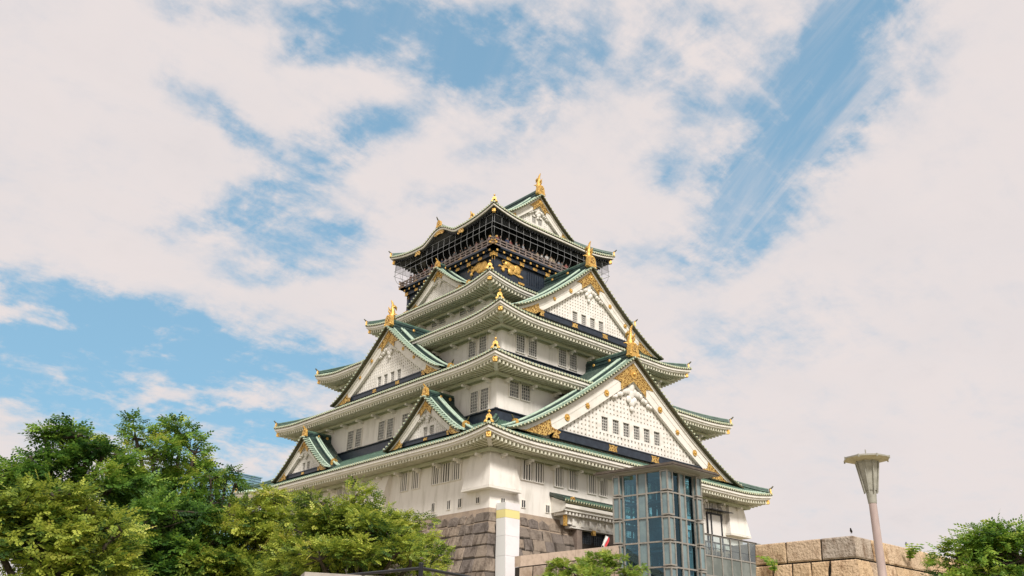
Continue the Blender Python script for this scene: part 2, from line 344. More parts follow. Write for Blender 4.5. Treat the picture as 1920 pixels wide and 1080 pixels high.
for k, lv in enumerate(LV):
    hx, hy, zm = lv['hx'], lv['hy'], lv['zm']
    top = k == 4
    rf = MB(); fa = MB(); ra = MB()
    for F in (FR, FL, FB, FE):
        hu, hv, iu, iv, ze, surf = roof_fns(lv, F)
        nu = 72
        us = [math.sin(.5*math.pi*(2*i/nu-1)) for i in range(nu+1)] if not (top and F is FL) else [2*i/nu-1 for i in range(nu+1)]
        rows = []
        for t in np.linspace(0, 1, 7):
            wd = hu+(iu-hu)*t; rows.append([surf(a*wd, t) for a in us])
        rf.grid(rows, 0, True)
        # rolls of round tile with a disc at the eave
        nr = int(2*hu/TILEP)
        for i in range(nr+1):
            u = -hu+.06+(2*hu-.12)*i/nr
            te = min(1.0, (hu-abs(u))/(hu-iu)) if hu > iu else 1
            tq = max(te, .04); pts = [surf(u, t)+ZZ*.03 for t in (0, min(.08, tq*.3), min(.16, tq*.6), tq*.65, tq*.8, tq)]
            pts[0] = pts[0]+F.V*.06
            k0 = 2; mid = pts[:k0+1]
            rf.tube(mid, .100, 6, 1, True, (0, 0, 1), 1.0, 2); rf.tube(pts[k0:], .085, 5, 3, False)
            c = pts[0]+F.V*.012                      # end disc
            rf.poly([c+.125*(math.cos(a)*F.U+math.sin(a)*ZZ) for a in np.linspace(0, 2*math.pi, 8, endpoint=False)], 2)
        # dark lip of the pan tiles, white fascia tiers, sloping soffit
        def ring(sect, mb, m, fade_in=None):
            rws = []
            for a in us:
                row = []
                for dv, dz in sect:
                    U_ = (hu+dv)*a; z = (ze(a*hu) if dv > -.9 else zm)+dz
                    row.append(F.p(U_, hv+dv, z))
                rws.append(row)
            mb.grid(rws, m, False)
        ring([(.03, .0), (.03, -.10), (-.10, -.12)], rf, 4)
        wv = OV if not top else 2.2
        if not top:
            ring([(-.10, -.06), (-.04, -.12), (-.04, -.34), (-.17, -.36), (-.17, -.52), (-.30, -.54), (-.34, -.62)], fa, 0)
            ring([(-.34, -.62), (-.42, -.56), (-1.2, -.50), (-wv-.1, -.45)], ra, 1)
        else:
            ring([(-.10, -.06), (-.04, -.12), (-.04, -.30), (-.16, -.33)], fa, 0)
            ring([(-.16, -.33), (-.3, -.52), (-1.0, -.42), (-wv-.8, -.25)], ra, 1)
        nr = int(2*hu/RAFP)
        for i in range(nr+1):
            u = -hu+.42+(2*hu-.84)*i/nr
            wu = hu-wv; vin = hv-wv-.05 if abs(u) <= wu else hv-wv+(abs(u)-wu)
            vo = hv-.30
            if vin > vo-.12: continue
            zo = ze(u)-.70; zi_ = zm-.62
            f = min(1, (vo-vin)/(wv-.3)); zin = zi_*f+zo*(1-f)
            if top: zo += .12; zin += .25
            h = .085 if not top else .07; hz_ = .15 if not top else .07
            ra.prism([F.p(u-h, vo, zo-hz_), F.p(u+h, vo, zo-hz_), F.p(u+h, vo, zo+hz_), F.p(u-h, vo, zo+hz_)], F.p(0, vin-vo, zin-zo), 0)
    roof = rf.build('eave_roof', [TILED, MINT, CAPM, TILE, LIP], T)
    fa.build('eave_fascia', [TRIM], roof)
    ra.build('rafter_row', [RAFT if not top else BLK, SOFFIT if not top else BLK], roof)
    # hip ridges, corner finials and gilded corner beam ends
    for sx, sy in corner_dirs():
        F = FR if sy < 0 else FB
        hu, hv, iu, iv, ze, surf = roof_fns(lv, F)
        sg = sx if F is FR else -sx
        path = []
        for t in np.linspace(.05, 1, 9):
            wd = hu+(iu-hu)*t; path.append(surf(sg*wd*.999, t))
        tip = path[0]; dg = np.array((sx, sy, 0))/math.sqrt(2); sdv = np.array((-dg[1], dg[0], 0))
        hr = MB()
        hr.sweep(path, [(-.2, 0), (.2, 0), (.16, .34), (-.16, .34)], [sdv]*9, 0)
        hr.tube([p+ZZ*.40 for p in path], .12, 8, 1); hr.tube([p+ZZ*.14+sdv*.21 for p in path], .07, 6, 1); hr.tube([p+ZZ*.14-sdv*.21 for p in path], .07, 6, 1)
        hr.build('hip_ridge', [RIDGE, TILE], roof)
        fi = MB()
        if (sx, sy) == (-1, -1): omega(fi, tip+dg*.16+ZZ*.10, sdv, dg, .78 if not top else .72)
        else:
            fi.prism([tip+dg*.12+a*sdv+b*ZZ for a, b in ((-.26, -.05), (.26, -.05), (.24, .34), (.12, .5), (-.12, .5), (-.24, .34))], dg*.14, 0)
            fi.tube([tip+dg*.1+ZZ*.44, tip+dg*.32+ZZ*.58, tip+dg*.52+ZZ*.78], [.09, .08, .06], 7, 1)
        fi.build('corner_finial', [GOLD, LIP], roof)
        cb = MB(); a = np.array((sx*(hx-.42), sy*(hy-.42), zm+lv['lift']-.78)); b = np.array((sx*(hx-OV-.1), sy*(hy-OV-.1), zm-.72))
        ax = (a-b)/np.linalg.norm(a-b); upv = np.cross(ax, sdv); upv = upv if upv[2] > 0 else -upv
        cb.box((a+b)/2, (np.linalg.norm(a-b)/2, .17, .20), 0, (ax, sdv, upv))
        cb.box(a+ax*.06, (.14, .18, .21), 1, (ax, sdv, upv))
        cb.ball(a+ax*.21, (.05, .15, .15), 1, 8, 5, (ax, sdv, upv))
        cb.build('corner_beam', [TRIM if not top else BLK, GOLD], roof)
    # beam carried on brackets under the soffit
    if not top:
        bm_ = MB()
        for F in (FR, FL, FB, FE):
            hu, hv, iu, iv, ze, surf = roof_fns(lv, F)
            wu = hu-OV; ww = hv-OV; bv = ww+.60
            bm_.prism([F.p(-(wu+.72), bv+.12, zm-.82), F.p(wu+.72, bv+.12, zm-.82), F.p(wu+.48, bv-.12, zm-.82), F.p(-(wu+.48), bv-.12, zm-.82)], (0, 0, -.25), 1)
            n = max(3, round(2*wu/3.0))
            for i in range(n+1):
                u = -wu+.9+(2*wu-1.8)*i/n
                bm_.box(F.p(u, ww+.42, zm-1.16), (.13, .42, .10), 0, (F.U, F.V, ZZ))
                bm_.box(F.p(u, ww+.22, zm-1.33), (.10, .22, .07), 0, (F.U, F.V, ZZ))
            bm_.box(F.p(0, ww+.05, zm-.80), (wu+.05, .05, .28), 1, (F.U, F.V, ZZ))
        bm_.build('bracket_beam', [TRIM, SOFFIT], roof)
        wb = MB(); wx, wy = hx-OV, hy-OV; z0, z1 = WALLB[k], zm-.5
        wb.box((0, 0, (z0+z1)/2), (wx, wy, (z1-z0)/2)); wb.build('storey_wall', PLASTER, T)
    if k < 3:                          # dark copper flashing where the roof meets the next storey
        nb = MB(); x, y, z = lv['ix'], lv['iy'], lv['zi']; hgt = (.95, .50, .35)[k]
        for F, hu, hv in ((FR, x, y), (FL, y, x), (FB, x, y), (FE, y, x)):
            nb.prism([F.p(-hu-.16, hv, z-.3), F.p(-hu-.16, hv+.16, z-.3), F.p(-hu-.16, hv+.10, z+hgt-.12), F.p(-hu-.16, hv, z+hgt-.12)], F.U*(2*hu+.32), 0)
            nb.prism([F.p(-hu-.24, hv, z+hgt-.118), F.p(-hu-.24, hv+.24, z+hgt-.118), F.p(-hu-.24, hv+.16, z+hgt), F.p(-hu-.24, hv, z+hgt)], F.U*(2*hu+.48), 0)
        nb.build('wall_flashing', NAVY, T)

# ------------------------------------------------------------------ windows of the storeys
def lattice_window(F, u0, u1, z0, z1, v, parent, nv=4, nh=6, frame=.07, deep=.12, bars=False, name='window'):
    fr = MB(); la = MB(); c = (u0+u1)/2
    fr.box(F.p(c, v+.012, (z0+z1)/2), ((u1-u0)/2, .010, (z1-z0)/2), 1, (F.U, F.V, ZZ))
    for (a, b, e, f) in ((u0-frame, u0, z0-frame, z1+frame), (u1, u1+frame, z0-frame, z1+frame)):
        fr.box(F.p((a+b)/2, v+deep/2, (e+f)/2), (frame/2, deep/2, (f-e)/2), 0, (F.U, F.V, ZZ))
    for z in (z0-frame/2, z1+frame/2): fr.box(F.p(c, v+deep/2-.003, z), ((u1-u0)/2, deep/2-.003, frame/2), 0, (F.U, F.V, ZZ))
    w_ = fr.build(name, [TRIM, WINDARK if bars else WINGLASS], parent)
    if bars:
        for i in range(nv):
            u = u0+(u1-u0)*(i+.5)/nv
            la.box(F.p(u, v+.05, (z0+z1)/2), ((u1-u0)/nv*(.24 if nv > 1 else .06), .022, (z1-z0)/2), 0, (F.U, F.V, ZZ))
        la.build('window_bars', PLASTER, w_)
    else:
        for i in range(1, nv):
            u = u0+(u1-u0)*i/nv; la.box(F.p(u, v+.045, (z0+z1)/2), (.026, .02, (z1-z0)/2), 0, (F.U, F.V, ZZ))
        for i in range(1, nh):
            z = z0+(z1-z0)*i/nh; la.box(F.p(c, v+.055, z), ((u1-u0)/2, .016, .026), 0, (F.U, F.V, ZZ))
        la.build('window_lattice', WINBAR, w_)
    return w_
def wl(k): return LV[k]['hx']-OV, LV[k]['hy']-OV
wx, wy = wl(0)
for a, b in ((-13.40, -12.25), (-12.05, -10.97), (-9.71, -8.70), (-8.05, -7.03), (-5.70, -4.75), (-4.30, -3.30), (-1.5, -.5), (.3, 1.3), (8.0, 9.0), (9.6, 10.6), (11.2, 12.2), (12.45, 13.4)):
    lattice_window(FR, a, b, 16.22, 18.08, wy, T, 4, bars=True)
for a, b in ((-15.25, -14.20), (-13.98, -12.70), (-12.48, -11.42), (-9.62, -8.62), (-7.95, -6.92), (.2, 1.2), (1.4, 2.4), (2.6, 3.6), (6.9, 7.9), (8.3, 9.3), (11.4, 12.4)):
    lattice_window(FL, -b, -a, 16.23, 18.1, wx, T, 4, bars=True)
for y, zb, zt in ((-11.8, 13.97, 14.66), (-13.88, 13.95, 14.64), (-15.3, 13.94, 14.62), (-17.55, 14.02, 14.46)):
    lattice_window(FL, -y-.19, -y+.19, zb, zt, wx, T, 1, frame=.05, deep=.07, bars=True, name='loophole')
for x, zb, zt in ((-15.3, 14.08, 14.42), (-13.12, 14.0, 14.56), (-10.45, 13.95, 14.52), (11.2, 14.0, 14.55)):
    lattice_window(FR, x-.19, x+.19, zb, zt, wy, T, 1, frame=.05, deep=.07, bars=True, name='loophole')
wx, wy = wl(1)
for a, b in ((-12.78, -11.78), (-11.41, -10.41), (10.41, 11.41), (11.78, 12.78)): lattice_window(FR, a, b, 23.75, 25.18, wy, T, 4, 5)
for a, b in ((-14.1, -13.12), (-15.5, -14.5), (.12, 1.12), (-1.35, -.38), (5.68, 6.75), (4.2, 5.22), (-3.9, -2.9)): lattice_window(FL, -b, -a, 22.55, 24.4, wx, T, 4, 7)
wx, wy = wl(2)
for a, b in ((-9.64, -8.62), (-8.09, -7.06), (-4.09, -3.1), (-2.6, -1.62), (1.62, 2.6), (3.1, 4.09)): lattice_window(FR, a, b, 29.35, 31.12, wy, T, 4, 7)
for a, b in ((-10.06, -9.03), (-11.6, -10.6), (9.03, 10.06), (10.6, 11.6)): lattice_window(FL, -b, -a, 29.35, 31.25, wx, T, 4, 7)
wx, wy = wl(3)
for a, b in ((.24, 1.23), (-1.1, -.07), (-4.61, -3.62), (-5.97, -4.99), (3.6, 4.6), (5.0, 6.0)): lattice_window(FL, -b, -a, 35.98, 37.22, wx, T, 4, 5)

# ------------------------------------------------------------------ stone-drop bays of the lowest storey
def bay(F, pts_plan_top, pts_plan_bot, zt, zb):
    m = MB(); a = [np.array((x, y, zt)) for x, y in pts_plan_top]; b = [np.array((x, y, zb)) for x, y in pts_plan_bot]
    n = m.add(a+b); k = len(a)
    for i in range(k): m.face((n+i, n+(i+1) % k, n+k+(i+1) % k, n+k+i))
    m.face(range(n, n+k)); m.face(range(n+2*k-1, n+k-1, -1))
    c = np.mean(b, axis=0)
    o = m.build('stone_drop_bay', PLASTER, T)
    led = MB(); q = [c+(p-c)*1.02 for p in b]; led.prism([p-ZZ*.02 for p in q], (0, 0, -.16)); led.build('bay_ledge', TRIM, o)
wx, wy = wl(0)
for sx in (-1, 1):
    X, Y = sx*wx, -wy
    e0, e1 = .20, .62; i0, i1 = 2.25, 2.75
    bay(None, [(X-sx*i0, Y+.1), (X-sx*i0, Y-e0), (X+sx*e0, Y-e0), (X+sx*e0, Y+i0), (X-sx*.1, Y+i0), (X-sx*.1, Y+.1)],
        [(X-sx*i1, Y+.1), (X-sx*i1, Y-e1), (X+sx*e1, Y-e1), (X+sx*e1, Y+i1), (X-sx*.1, Y+i1), (X-sx*.1, Y+.1)], 18.15, 15.12)
bay(None, [(-wx+.1, -5.45), (-wx-.30, -5.45), (-wx-.30, -.6), (-wx+.1, -.6)], [(-wx+.1, -5.0), (-wx-.95, -5.0), (-wx-.95, -.3), (-wx+.1, -.3)], 18.15, 14.4)

# ------------------------------------------------------------------ fish ornament and ridge plaque
def plaque(mb, base, side, out, s, m=0, m2=1):
    o = [(-.72, -.12), (-.58, .02), (-.52, .55), (-.46, .86), (-.28, 1.08), (0, 1.14), (.28, 1.08), (.46, .86), (.52, .55), (.58, .02), (.72, -.12), (.35, -.22), (0, -.12), (-.35, -.22)]
    b = np.array(base, float); side = np.array(side); out = np.array(out)
    mb.prism([b+s*(a*side+c*ZZ) for a, c in o], -out*.42*s, m)
    i = [(-.28, .28), (-.28, .72), (-.14, .88), (.14, .88), (.28, .72), (.28, .28)]
    mb.prism([b+s*(a*side+c*ZZ)+out*.012 for a, c in i], out*.03*s, m2)
    for a, c in ((-.5, .04), (.5, .04), (0, .98)): mb.ball(b+s*(a*side+c*ZZ), s*.12, m, 8, 5)
def fish(mb, base, side, out, s, m=0):
    b = np.array(base, float); side = np.array(side); out = np.array(out)
    q = lambda a, c, e=0: b+s*(a*out+c*ZZ+e*side)
    mb.tube([q(.36, .12), q(.18, .22), q(-.02, .42), q(-.10, .80), q(-.06, 1.15), q(.0, 1.45), q(.02, 1.62)], [s*x for x in (.18, .32, .36, .31, .24, .16, .10)], 10, m, True, side)
    mb.tube([q(.0, 1.5), q(-.02, 1.85), q(.10, 2.12), q(.26, 2.32)], [s*x for x in (.14, .14, .10, .02)], 7, m, True, side)
    mb.tube([q(.0, 1.5), q(-.26, 1.68), q(-.46, 1.58), q(-.56, 1.26)], [s*x for x in (.15, .19, .15, .02)], 7, m, True, side)
    for c in (.75, 1.1): mb.tube([q(.2, c), q(.40, c+.14), q(.52, c+.34)], [s*.13, s*.09, s*.015], 6, m)
    for sg in (-1, 1): mb.tube([q(-.05, .5, .2*sg), q(-.22, .66, .42*sg), q(-.36, .62, .58*sg)], [s*.10, s*.08, s*.015], 6, m)
    mb.tube([q(-.2, .25), q(-.45, .30), q(-.62, .12)], [s*.12, s*.10, s*.03], 6, m)
def medallion(F, u, z, v, r, parent, flower=False):
    m = MB(); c = F.p(u, v, z); n = 16
    rim = [c+r*(1.0 if not flower or i % 2 else .62)*(math.cos(a)*F.U+math.sin(a)*ZZ) for i, a in enumerate(np.linspace(0, 2*math.pi, n, endpoint=False))]
    m.prism(rim, F.V*.06); m.ball(c+F.V*.05, r*.45, 0, 10, 5); m.build('gold_boss', GOLD, parent)

# ------------------------------------------------------------------ gables
SLOPE = mat('slope_tile', (.032, .058, .046), (.08, .115, .09), .55, scale=2.0, lo=.42, hi=.75)
def gable(F, c, az, bz, w, p, vf, vb, bw, band, wins, wz, pitch, osc, ft=False, bosses=(), bands=(), lbl=None, lev=0):
    f = lambda u: bz+(az-bz)*max(0.0, 1-abs(u)/w)**p
    def inv(z):
        return w*(1-max(0.0, min(1.0, (z-bz)/(az-bz)))**(1/p))
    bv = lambda u: bw*(1+.32*(1-min(1, abs(u)/w))**2)
    P = lambda u, v, z: F.p(u+c, v, z)
    b0, b1 = band
    k = bw/1.6
    # wall: backing, lattice of battens
    wm_ = MB(); vw = vf-.62
    prof = np.linspace(-w*.97, w*.97, 41)
    poly = [P(u, vw, max(b0, f(u)-.25)) for u in prof]
    wm_.prism(poly+[P(w*.97, vw, b0-.3), P(-w*.97, vw, b0-.3)], -F.V*.2, 0)
    wu0, wu1 = (min(a for a, b in wins)-.3, max(b for a, b in wins)+.3) if wins else (0, 0)
    wz0, wz1 = (wz[0]-.22, wz[1]+.22) if wins else (0, 0)
    bat = .60*pitch
    um = inv(b1+bw*.8)
    nvb = int(2*um/pitch)
    for i in range(nvb+1):
        u = -um+2*um*i/nvb; zt = f(u)-bw*.7
        segs = [(b1-.02, zt)]
        if wins and wu0 < u < wu1: segs = [(b1-.02, min(wz0, zt)), (wz1, zt)]
        for a, b in segs:
            if b-a > .1: wm_.box(P(u, vw+.11, (a+b)/2), (bat/2, .11, (b-a)/2), 0, (F.U, F.V, ZZ))
    z = b1+pitch*.35
    while z < az-bw*1.6:
        ue = inv(z+bw*.75)
        segs = [(-ue, ue)]
        if wins and wz0 < z < wz1: segs = [(-ue, wu0), (wu1, ue)]
        for a, b in segs:
            if b-a > .1: wm_.box(P((a+b)/2, vw+.095, z), ((b-a)/2, .095, bat*.46), 0, (F.U, F.V, ZZ))
        z += pitch*.92
    G = wm_.build('gable', [LATT], T)
    if lbl: tag(G, lbl)
    # windows between white posts
    if wins:
        fr = MB(); zc = (wz[0]+wz[1])/2; hz = (wz1-wz0)/2
        edges = [wu0]+[x for a, b in wins for x in (a, b)]+[wu1]
        for i in range(0, len(edges), 2): fr.box(P((edges[i]+edges[i+1])/2, vw+.115, zc), ((edges[i+1]-edges[i])/2, .115, hz), 0, (F.U, F.V, ZZ))
        for zz in (wz0+.11, wz1-.11): fr.box(P((wu0+wu1)/2, vw+.113, zz), ((wu1-wu0)/2, .113, .11), 0, (F.U, F.V, ZZ))
        fr.build('window_surround', LATT, G)
        for a, b in wins: gable_window(F, a+c, b+c, wz[0], wz[1], vw, G)
    # bargeboards
    bg = MB(); us = np.linspace(0, w, 25)
    for sg in (-1, 1):
        def strip(off0, off1, v0, th, m):
            front = []; 
            for u in us:
                zt = f(u)-off0(u); zb = max(f(u)-off1(u), b0-.12); zt = max(zt, zb+.01)
                front.append((P(sg*u, v0, zt), P(sg*u, v0, zb), P(sg*u, v0-th, zb), P(sg*u, v0-th, zt)))
            bg.grid([list(r) for r in front], m, False, True)
            bg.poly(front[-1], m); bg.poly(front[0], m)
        strip(lambda u: -.02, lambda u: .36*k, vf+.10, .5, 0)
        strip(lambda u: .36*k-.01, lambda u: .5*(bv(u)+.2*k), vf, .34, 0)
        strip(lambda u: .5*(bv(u)+.2*k)-.01, lambda u: bv(u), vf-.035, .30, 0)
    bg.build('bargeboard', TRIM, G)
    # gilt openwork at the apex and at the feet
    def orn(fn_top, fn_bot, u0, u1, n=12, v=.02):
        m = MB(); uu = np.linspace(u0, u1, n)
        a = [P(u, vf+v, fn_top(u)) for u in uu]; b = [P(u, vf+v, fn_bot(u)) for u in uu[::-1]]
        m.prism(a+b, F.V*.05, 0); return m
    ua = 1.72*k; ub = 2.75*k
    ap = MB()
    up = [(-ub, .38*k), (-ua*1.05, .38*k)]
    uu = np.linspace(-ub, ub, 25)
    top_ = [P(u, vf+.015, f(u)-.38*k) for u in uu]
    def low(u):
        a = abs(u)
        if a > ua: return f(u)-.38*k-(.62*bv(u)-.38*k)*max(0.06, (ub-a)/(ub-ua))
        return f(u)-bv(u)-.03
    lowu = [ub, (ub+ua)/2, ua*1.01, ua*.99]+list(np.linspace(ua*.9, -ua*.9, 13))+[-ua*.99, -ua*1.01, -(ub+ua)/2, -ub]
    ap.prism(top_+[P(u, vf+.015, low(u)) for u in lowu], F.V*.05, 0)
    ap.build('apex_filigree', FILI, G)
    medallion(F, c, az-1.35*k*(1.1 if k > .8 else 1.0), vf+.06, .46*k, G)
    for sg in (-1, 1):
        fm = MB(); ui = inv(b1+bv(w*.7)*.97); uo = w*.965; uh = ui*1.08
        uu = np.linspace(uh, uo, 10)
        tp = [P(sg*u, vf+.015, max(f(u)-.38*k, b0-.1)) for u in uu]
        bt = [P(sg*u, vf+.015, max(b0-.12, f(u)-bv(u)-.03)) for u in np.linspace(uo, ui, 12)]
        fm.prism(tp+bt+[P(sg*uh*.985, vf+.015, f(uh)-.62*bv(uh))], F.V*.05, 0)
        fm.prism([P(sg*a, vf+.03, z) for a, z in ((ui*1.06, b0-.1), (ui-.30*k, b0-.05), (ui-.15*k, (b0+b1)/2-.1), (ui-.42*k, b1-.18*k), (ui*1.01, b1))], F.V*.05, 0)
        fm.build('foot_filigree', FILI, G)
    for i, (u, z) in enumerate(bosses): medallion(F, c+u, z, vf, .30*k, G, i % 3 == 1)
    # base band with gilt straps
    if b1-b0 > .15:
        bb = MB(); ui = inv(b1+bw*.9)*1.0
        bb.box(P(0, vf-.55, (b0+b1)/2), (ui, .42, (b1-b0)/2), 0, (F.U, F.V, ZZ))
        bb.box(P(0, vf-.53, b1+.03), (ui*.985, .46, .05), 0, (F.U, F.V, ZZ))
        B = bb.build('base_band', NAVY, G)
        for u in bands:
            s_ = MB(); h = (b1-b0)/2; zc = (b0+b1)/2; a = .62*max(k, .5)
            s_.prism([P(u+x*a, vf-.125, zc+y*h) for x, y in ((-.9, -.9), (-.55, -.72), (0, -.9), (.55, -.72), (.9, -.9), (.7, 0), (.9, .9), (.55, .72), (0, .9), (-.55, .72), (-.9, .9), (-.7, 0))], F.V*.03, 0)
            s_.build('gilt_strap', FILI, B)
    # carved white pendant under the apex
    cp = MB(); zc = az-bv(0)-1.15*k; vv = vw+.40
    for (a, b, r, q) in ((0, .35, .40, 1), (0, -.05, .34, 1.2), (-.32, .10, .30, 1), (.32, .10, .30, 1), (-.26, -.42, .30, 1), (.26, -.42, .30, 1), (0, -.62, .34, 1), (0, -.98, .24, 1), (-.2, .62, .25, 1), (.2, .62, .25, 1)):
        cp.ball(P(a*k*1.5, vv-.06, zc+b*k*1.5), (r*k*1.2, .15, r*k*1.2*q), 0, 10, 6, (F.U, F.V, ZZ))
    for sg in (-1, 1):
        for i, a in enumerate((.85, 1.2, 1.55, 1.9, 2.25, 2.6)):
            u = a*k; cp.ball(P(sg*u, vv-.03, f(u)-bv(u)-(.52-.05*i)*k+(.12 if i % 2 else 0)*k), ((.36-.025*i)*k, .20, (.33-.025*i)*k), 0, 9, 6, (F.U, F.V, ZZ))
    cp.build('carved_pendant', LATT, G)
    # roof of the gable: bed, verge tiles, descending ridges, rolls
    rm = MB(); uu = np.concatenate((np.linspace(-w*1.03, 0, 21), np.linspace(0, w*1.03, 21)[1:]))
    fz = lambda u: f(u) if abs(u) <= w else f(w)-(abs(u)-w)*.15
    vr = vf+.48
    top = [P(u, vr, fz(u)+.16) for u in uu]; bot = [P(u, vr, fz(u)+.0) for u in uu]
    rm.grid([top, [q-F.V*(vr-vb) for q in top]], 0, True)
    rm.grid([top, bot, [q-F.V*(vr-vf+.3) for q in bot]], 1, False)
    # verge rolls, evenly spaced along the slope
    dense = np.linspace(0, w*1.01, 400); zz = np.array([fz(u) for u in dense])
    arc = np.concatenate(([0], np.cumsum(np.hypot(np.diff(dense), np.diff(zz)))))
    vl = .72 if osc > .8 else .55
    for s_ in np.arange(.25, arc[-1], .43):
        u = np.interp(s_, arc, dense)
        for sg in (-1, 1):
            q = P(sg*u, 0, fz(u)+.21)
            rm.tube([q+F.V*(vr+.07), q+F.V*(vr-vl)], .072, 7, 2, True, (0, 0, 1), 1.0, 3)
            rm.poly([q+F.V*(vr+.082)+.09*(math.cos(a)*F.U+math.sin(a)*ZZ) for a in np.linspace(0, 2*math.pi, 8, endpoint=False)], 3)
    R_ = rm.build('gable_roof', [TILED, LIP, MINT, CAPM], G)
    ru = np.linspace(.35, w*.99, 24)
    rl = MB()
    for sg in (-1, 1):
        sd_ = [F.V]*len(ru)
        for vo, r, m_ in ((vl+.10, .085, 0), (vl+.98, .12, 0), (vl+1.30, .085, 0)):
            rl.tube([P(sg*u, vr-vo, fz(u)+.30+(.22 if vo > vl+.5 else 0)) for u in ru], r, 7, m_)
        rl.sweep([P(sg*u, vr-vl-1.1, fz(u)+.1) for u in ru], [(-.24, 0), (.24, 0), (.2, .36), (-.2, .36)], sd_, 1)
        v = vr-vl-.46
        while v > vb+.1:
            if not (vr-vl-1.4 < v < vr-vl-.75): rl.tube([P(sg*u, v, fz(u)+.17) for u in ru[::2]], .075, 5, 2, False)
            v -= TILEP
    rl.build('descending_ridge', [MINT, RIDGE, SLOPE], R_)
    for sg in (-1, 1):
        e = MB(); vq = vr-vl-1.1; hu_, hv_, iu_, iv_, ze_, sf_ = roof_fns(LV[lev], F); t_ = min(1, max(0, (hv_-vq)/(hv_-iv_)))
        zr_ = LV[lev]['zm']+(LV[lev]['zi']-LV[lev]['zm'])*(.72*t_+.28*t_*t_); uq = inv(max(zr_+.12, bz+.05)); q = P(sg*uq, vq, f(uq)+.12)
        if osc > .45:
            plaque(e, q+F.U*sg*.1, F.V*1.0, F.U*sg, .62, 0, 1)
            e.tube([q+ZZ*.6, q+F.U*sg*.2+ZZ*.75, q+F.U*sg*.36+ZZ*.98], [.09, .08, .05], 6, 2)
            e.build('ridge_end', [GOLD, FILI, LIP], R_)
    # main ridge with plaque and fish
    mr = MB(); hr = .78*min(1, max(.62, osc)); z0 = az+.12
    path = [P(0, v, z0) for v in np.linspace(vr-.55, vb, 8)]
    mr.sweep(path, [(-.34, -.25), (.34, -.25), (.26, .12), (.30, .16), (.22, hr*.62), (.28, hr*.66), (.22, hr), (-.22, hr), (-.28, hr*.66), (-.22, hr*.62), (-.30, .16), (-.26, .12)], [F.U]*8, 0)
    mr.tube([q+ZZ*(hr+.06) for q in path], .17, 8, 1)
    for sg in (-1, 1):
        for t in (.45, .8): mr.ball(P(sg*.27, (vr-.55)*(1-t)+vb*t, z0+hr*.42), (.06, .17, .17), 2, 8, 5, (F.U, F.V, ZZ))
    M_ = mr.build('main_ridge', [RIDGE, TILE, GOLD], G)
    o = MB(); plaque(o, P(0, vr-.18, az+.35*osc), F.U, F.V, osc, 0, 1); 
    if not ft: o.tube([P(0, vr-.4, az+1.4*osc), P(0, vr-.2, az+1.62*osc), P(0, vr, az+1.95*osc)], [.10, .09, .05], 6, 0)
    o.build('ridge_plaque', [GOLD, FILI], M_)
    if ft:
        o = MB(); fish(o, P(0, vr-.62, az+.12+hr+.05), F.U, F.V, osc*1.0, 0); o.build('fish_ornament', GOLD, M_)
    return G
def gable_window(F, u0, u1, z0, z1, v, parent):
    m = MB(); c = (u0+u1)/2
    m.box(F.p(c, v+.02, (z0+z1)/2), ((u1-u0)/2, .018, (z1-z0)/2), 0, (F.U, F.V, ZZ))
    for i in range(1, 4): m.box(F.p(u0+(u1-u0)*i/4, v+.07, (z0+z1)/2), (.026, .02, (z1-z0)/2), 1, (F.U, F.V, ZZ))
    for i in range(1, 5): m.box(F.p(c, v+.085, z0+(z1-z0)*i/5), ((u1-u0)/2, .016, .026), 1, (F.U, F.V, ZZ))
    m.build('gable_window', [WINDARK, WINBAR], parent)
cw = lambda cs, h: [(x-h, x+h) for x in cs]
gable(FR, 0, 29.52, 19.72, 15.5, 1.23, 19.56, 13.6, 1.62, (20.12, 20.82), cw((-3.62, -2.15, -.72, .72, 2.15, 3.62), .43), (21.98, 23.27), .46, 1.1, True,
      [(s*a, z) for s in (-1, 1) for a, z in ((3.75, 25.38), (6.25, 23.66), (8.8, 22.1))], (-2.9, 2.9), 'largest gable, with a row of six windows')
gable(FR, 0, 40.68, 33.4, 10.5, 1.28, 14.26, 7.5, 1.18, (33.56, 34.12), cw((-1.92, -.64, .64, 1.92), .36), (34.42, 35.5), .36, 1.0, True,
      [(s*a, z) for s in (-1, 1) for a, z in ((2.9, 37.35), (5.2, 35.8))], (-2.2, 2.2), 'gable below the black top storey', 2)
gable(FL, 0, 33.93, 27.5, 9.2, 1.25, 14.72, 8.5, 1.02, (27.55, 27.95), cw((-1.72, -.58, .58, 1.72), .34), (28.22, 29.25), .34, .95, True,
      [(s*a, z) for s in (-1, 1) for a, z in ((2.75, 31.05), (4.7, 29.7))], (-2.0, 2.0), None, 1)
for cy_ in (10.44, -10.44):
    gable(FL, cy_, 23.9, 19.9, 5.35, 1.22, 17.05, 14.1, .70, (20.1, 20.42), cw((-.48, .48), .30), (20.66, 21.45), .27, .62, False, (), (0,))
gable(FL, 0, 42.42, 39.08, 4.75, 1.2, 9.02, 7.4, .62, (39.0, 39.12), [], (0, 0), .24, .62, False, (), (), None, 3)
TG = gable(FR, 0, 52.5, 48.4, 5.0, 1.18, 6.44, -6.44, .92, (48.45, 48.56), cw((-.48, .48), .32), (49.05, 49.92), .27, .95, True, (), (), None, 4)
bk = MB(); bk.prism([FB.p(u, 6.2, 48.4+4.1*max(0, 1-abs(u)/5.0)**1.18) for u in np.linspace(-5, 5, 21)]+[FB.p(5, 6.2, 48.2), FB.p(-5, 6.2, 48.2)], FB.V*.3); bk.build('gable_back', LATT, TG)
bf = MB(); fish(bf, FB.p(0, 6.1, 53.4), FB.U, FB.V, .95); plaque(bf, FB.p(0, 6.75, 52.85), FB.U, FB.V, .95); bf.build('fish_ornament', [GOLD, FILI], TG)
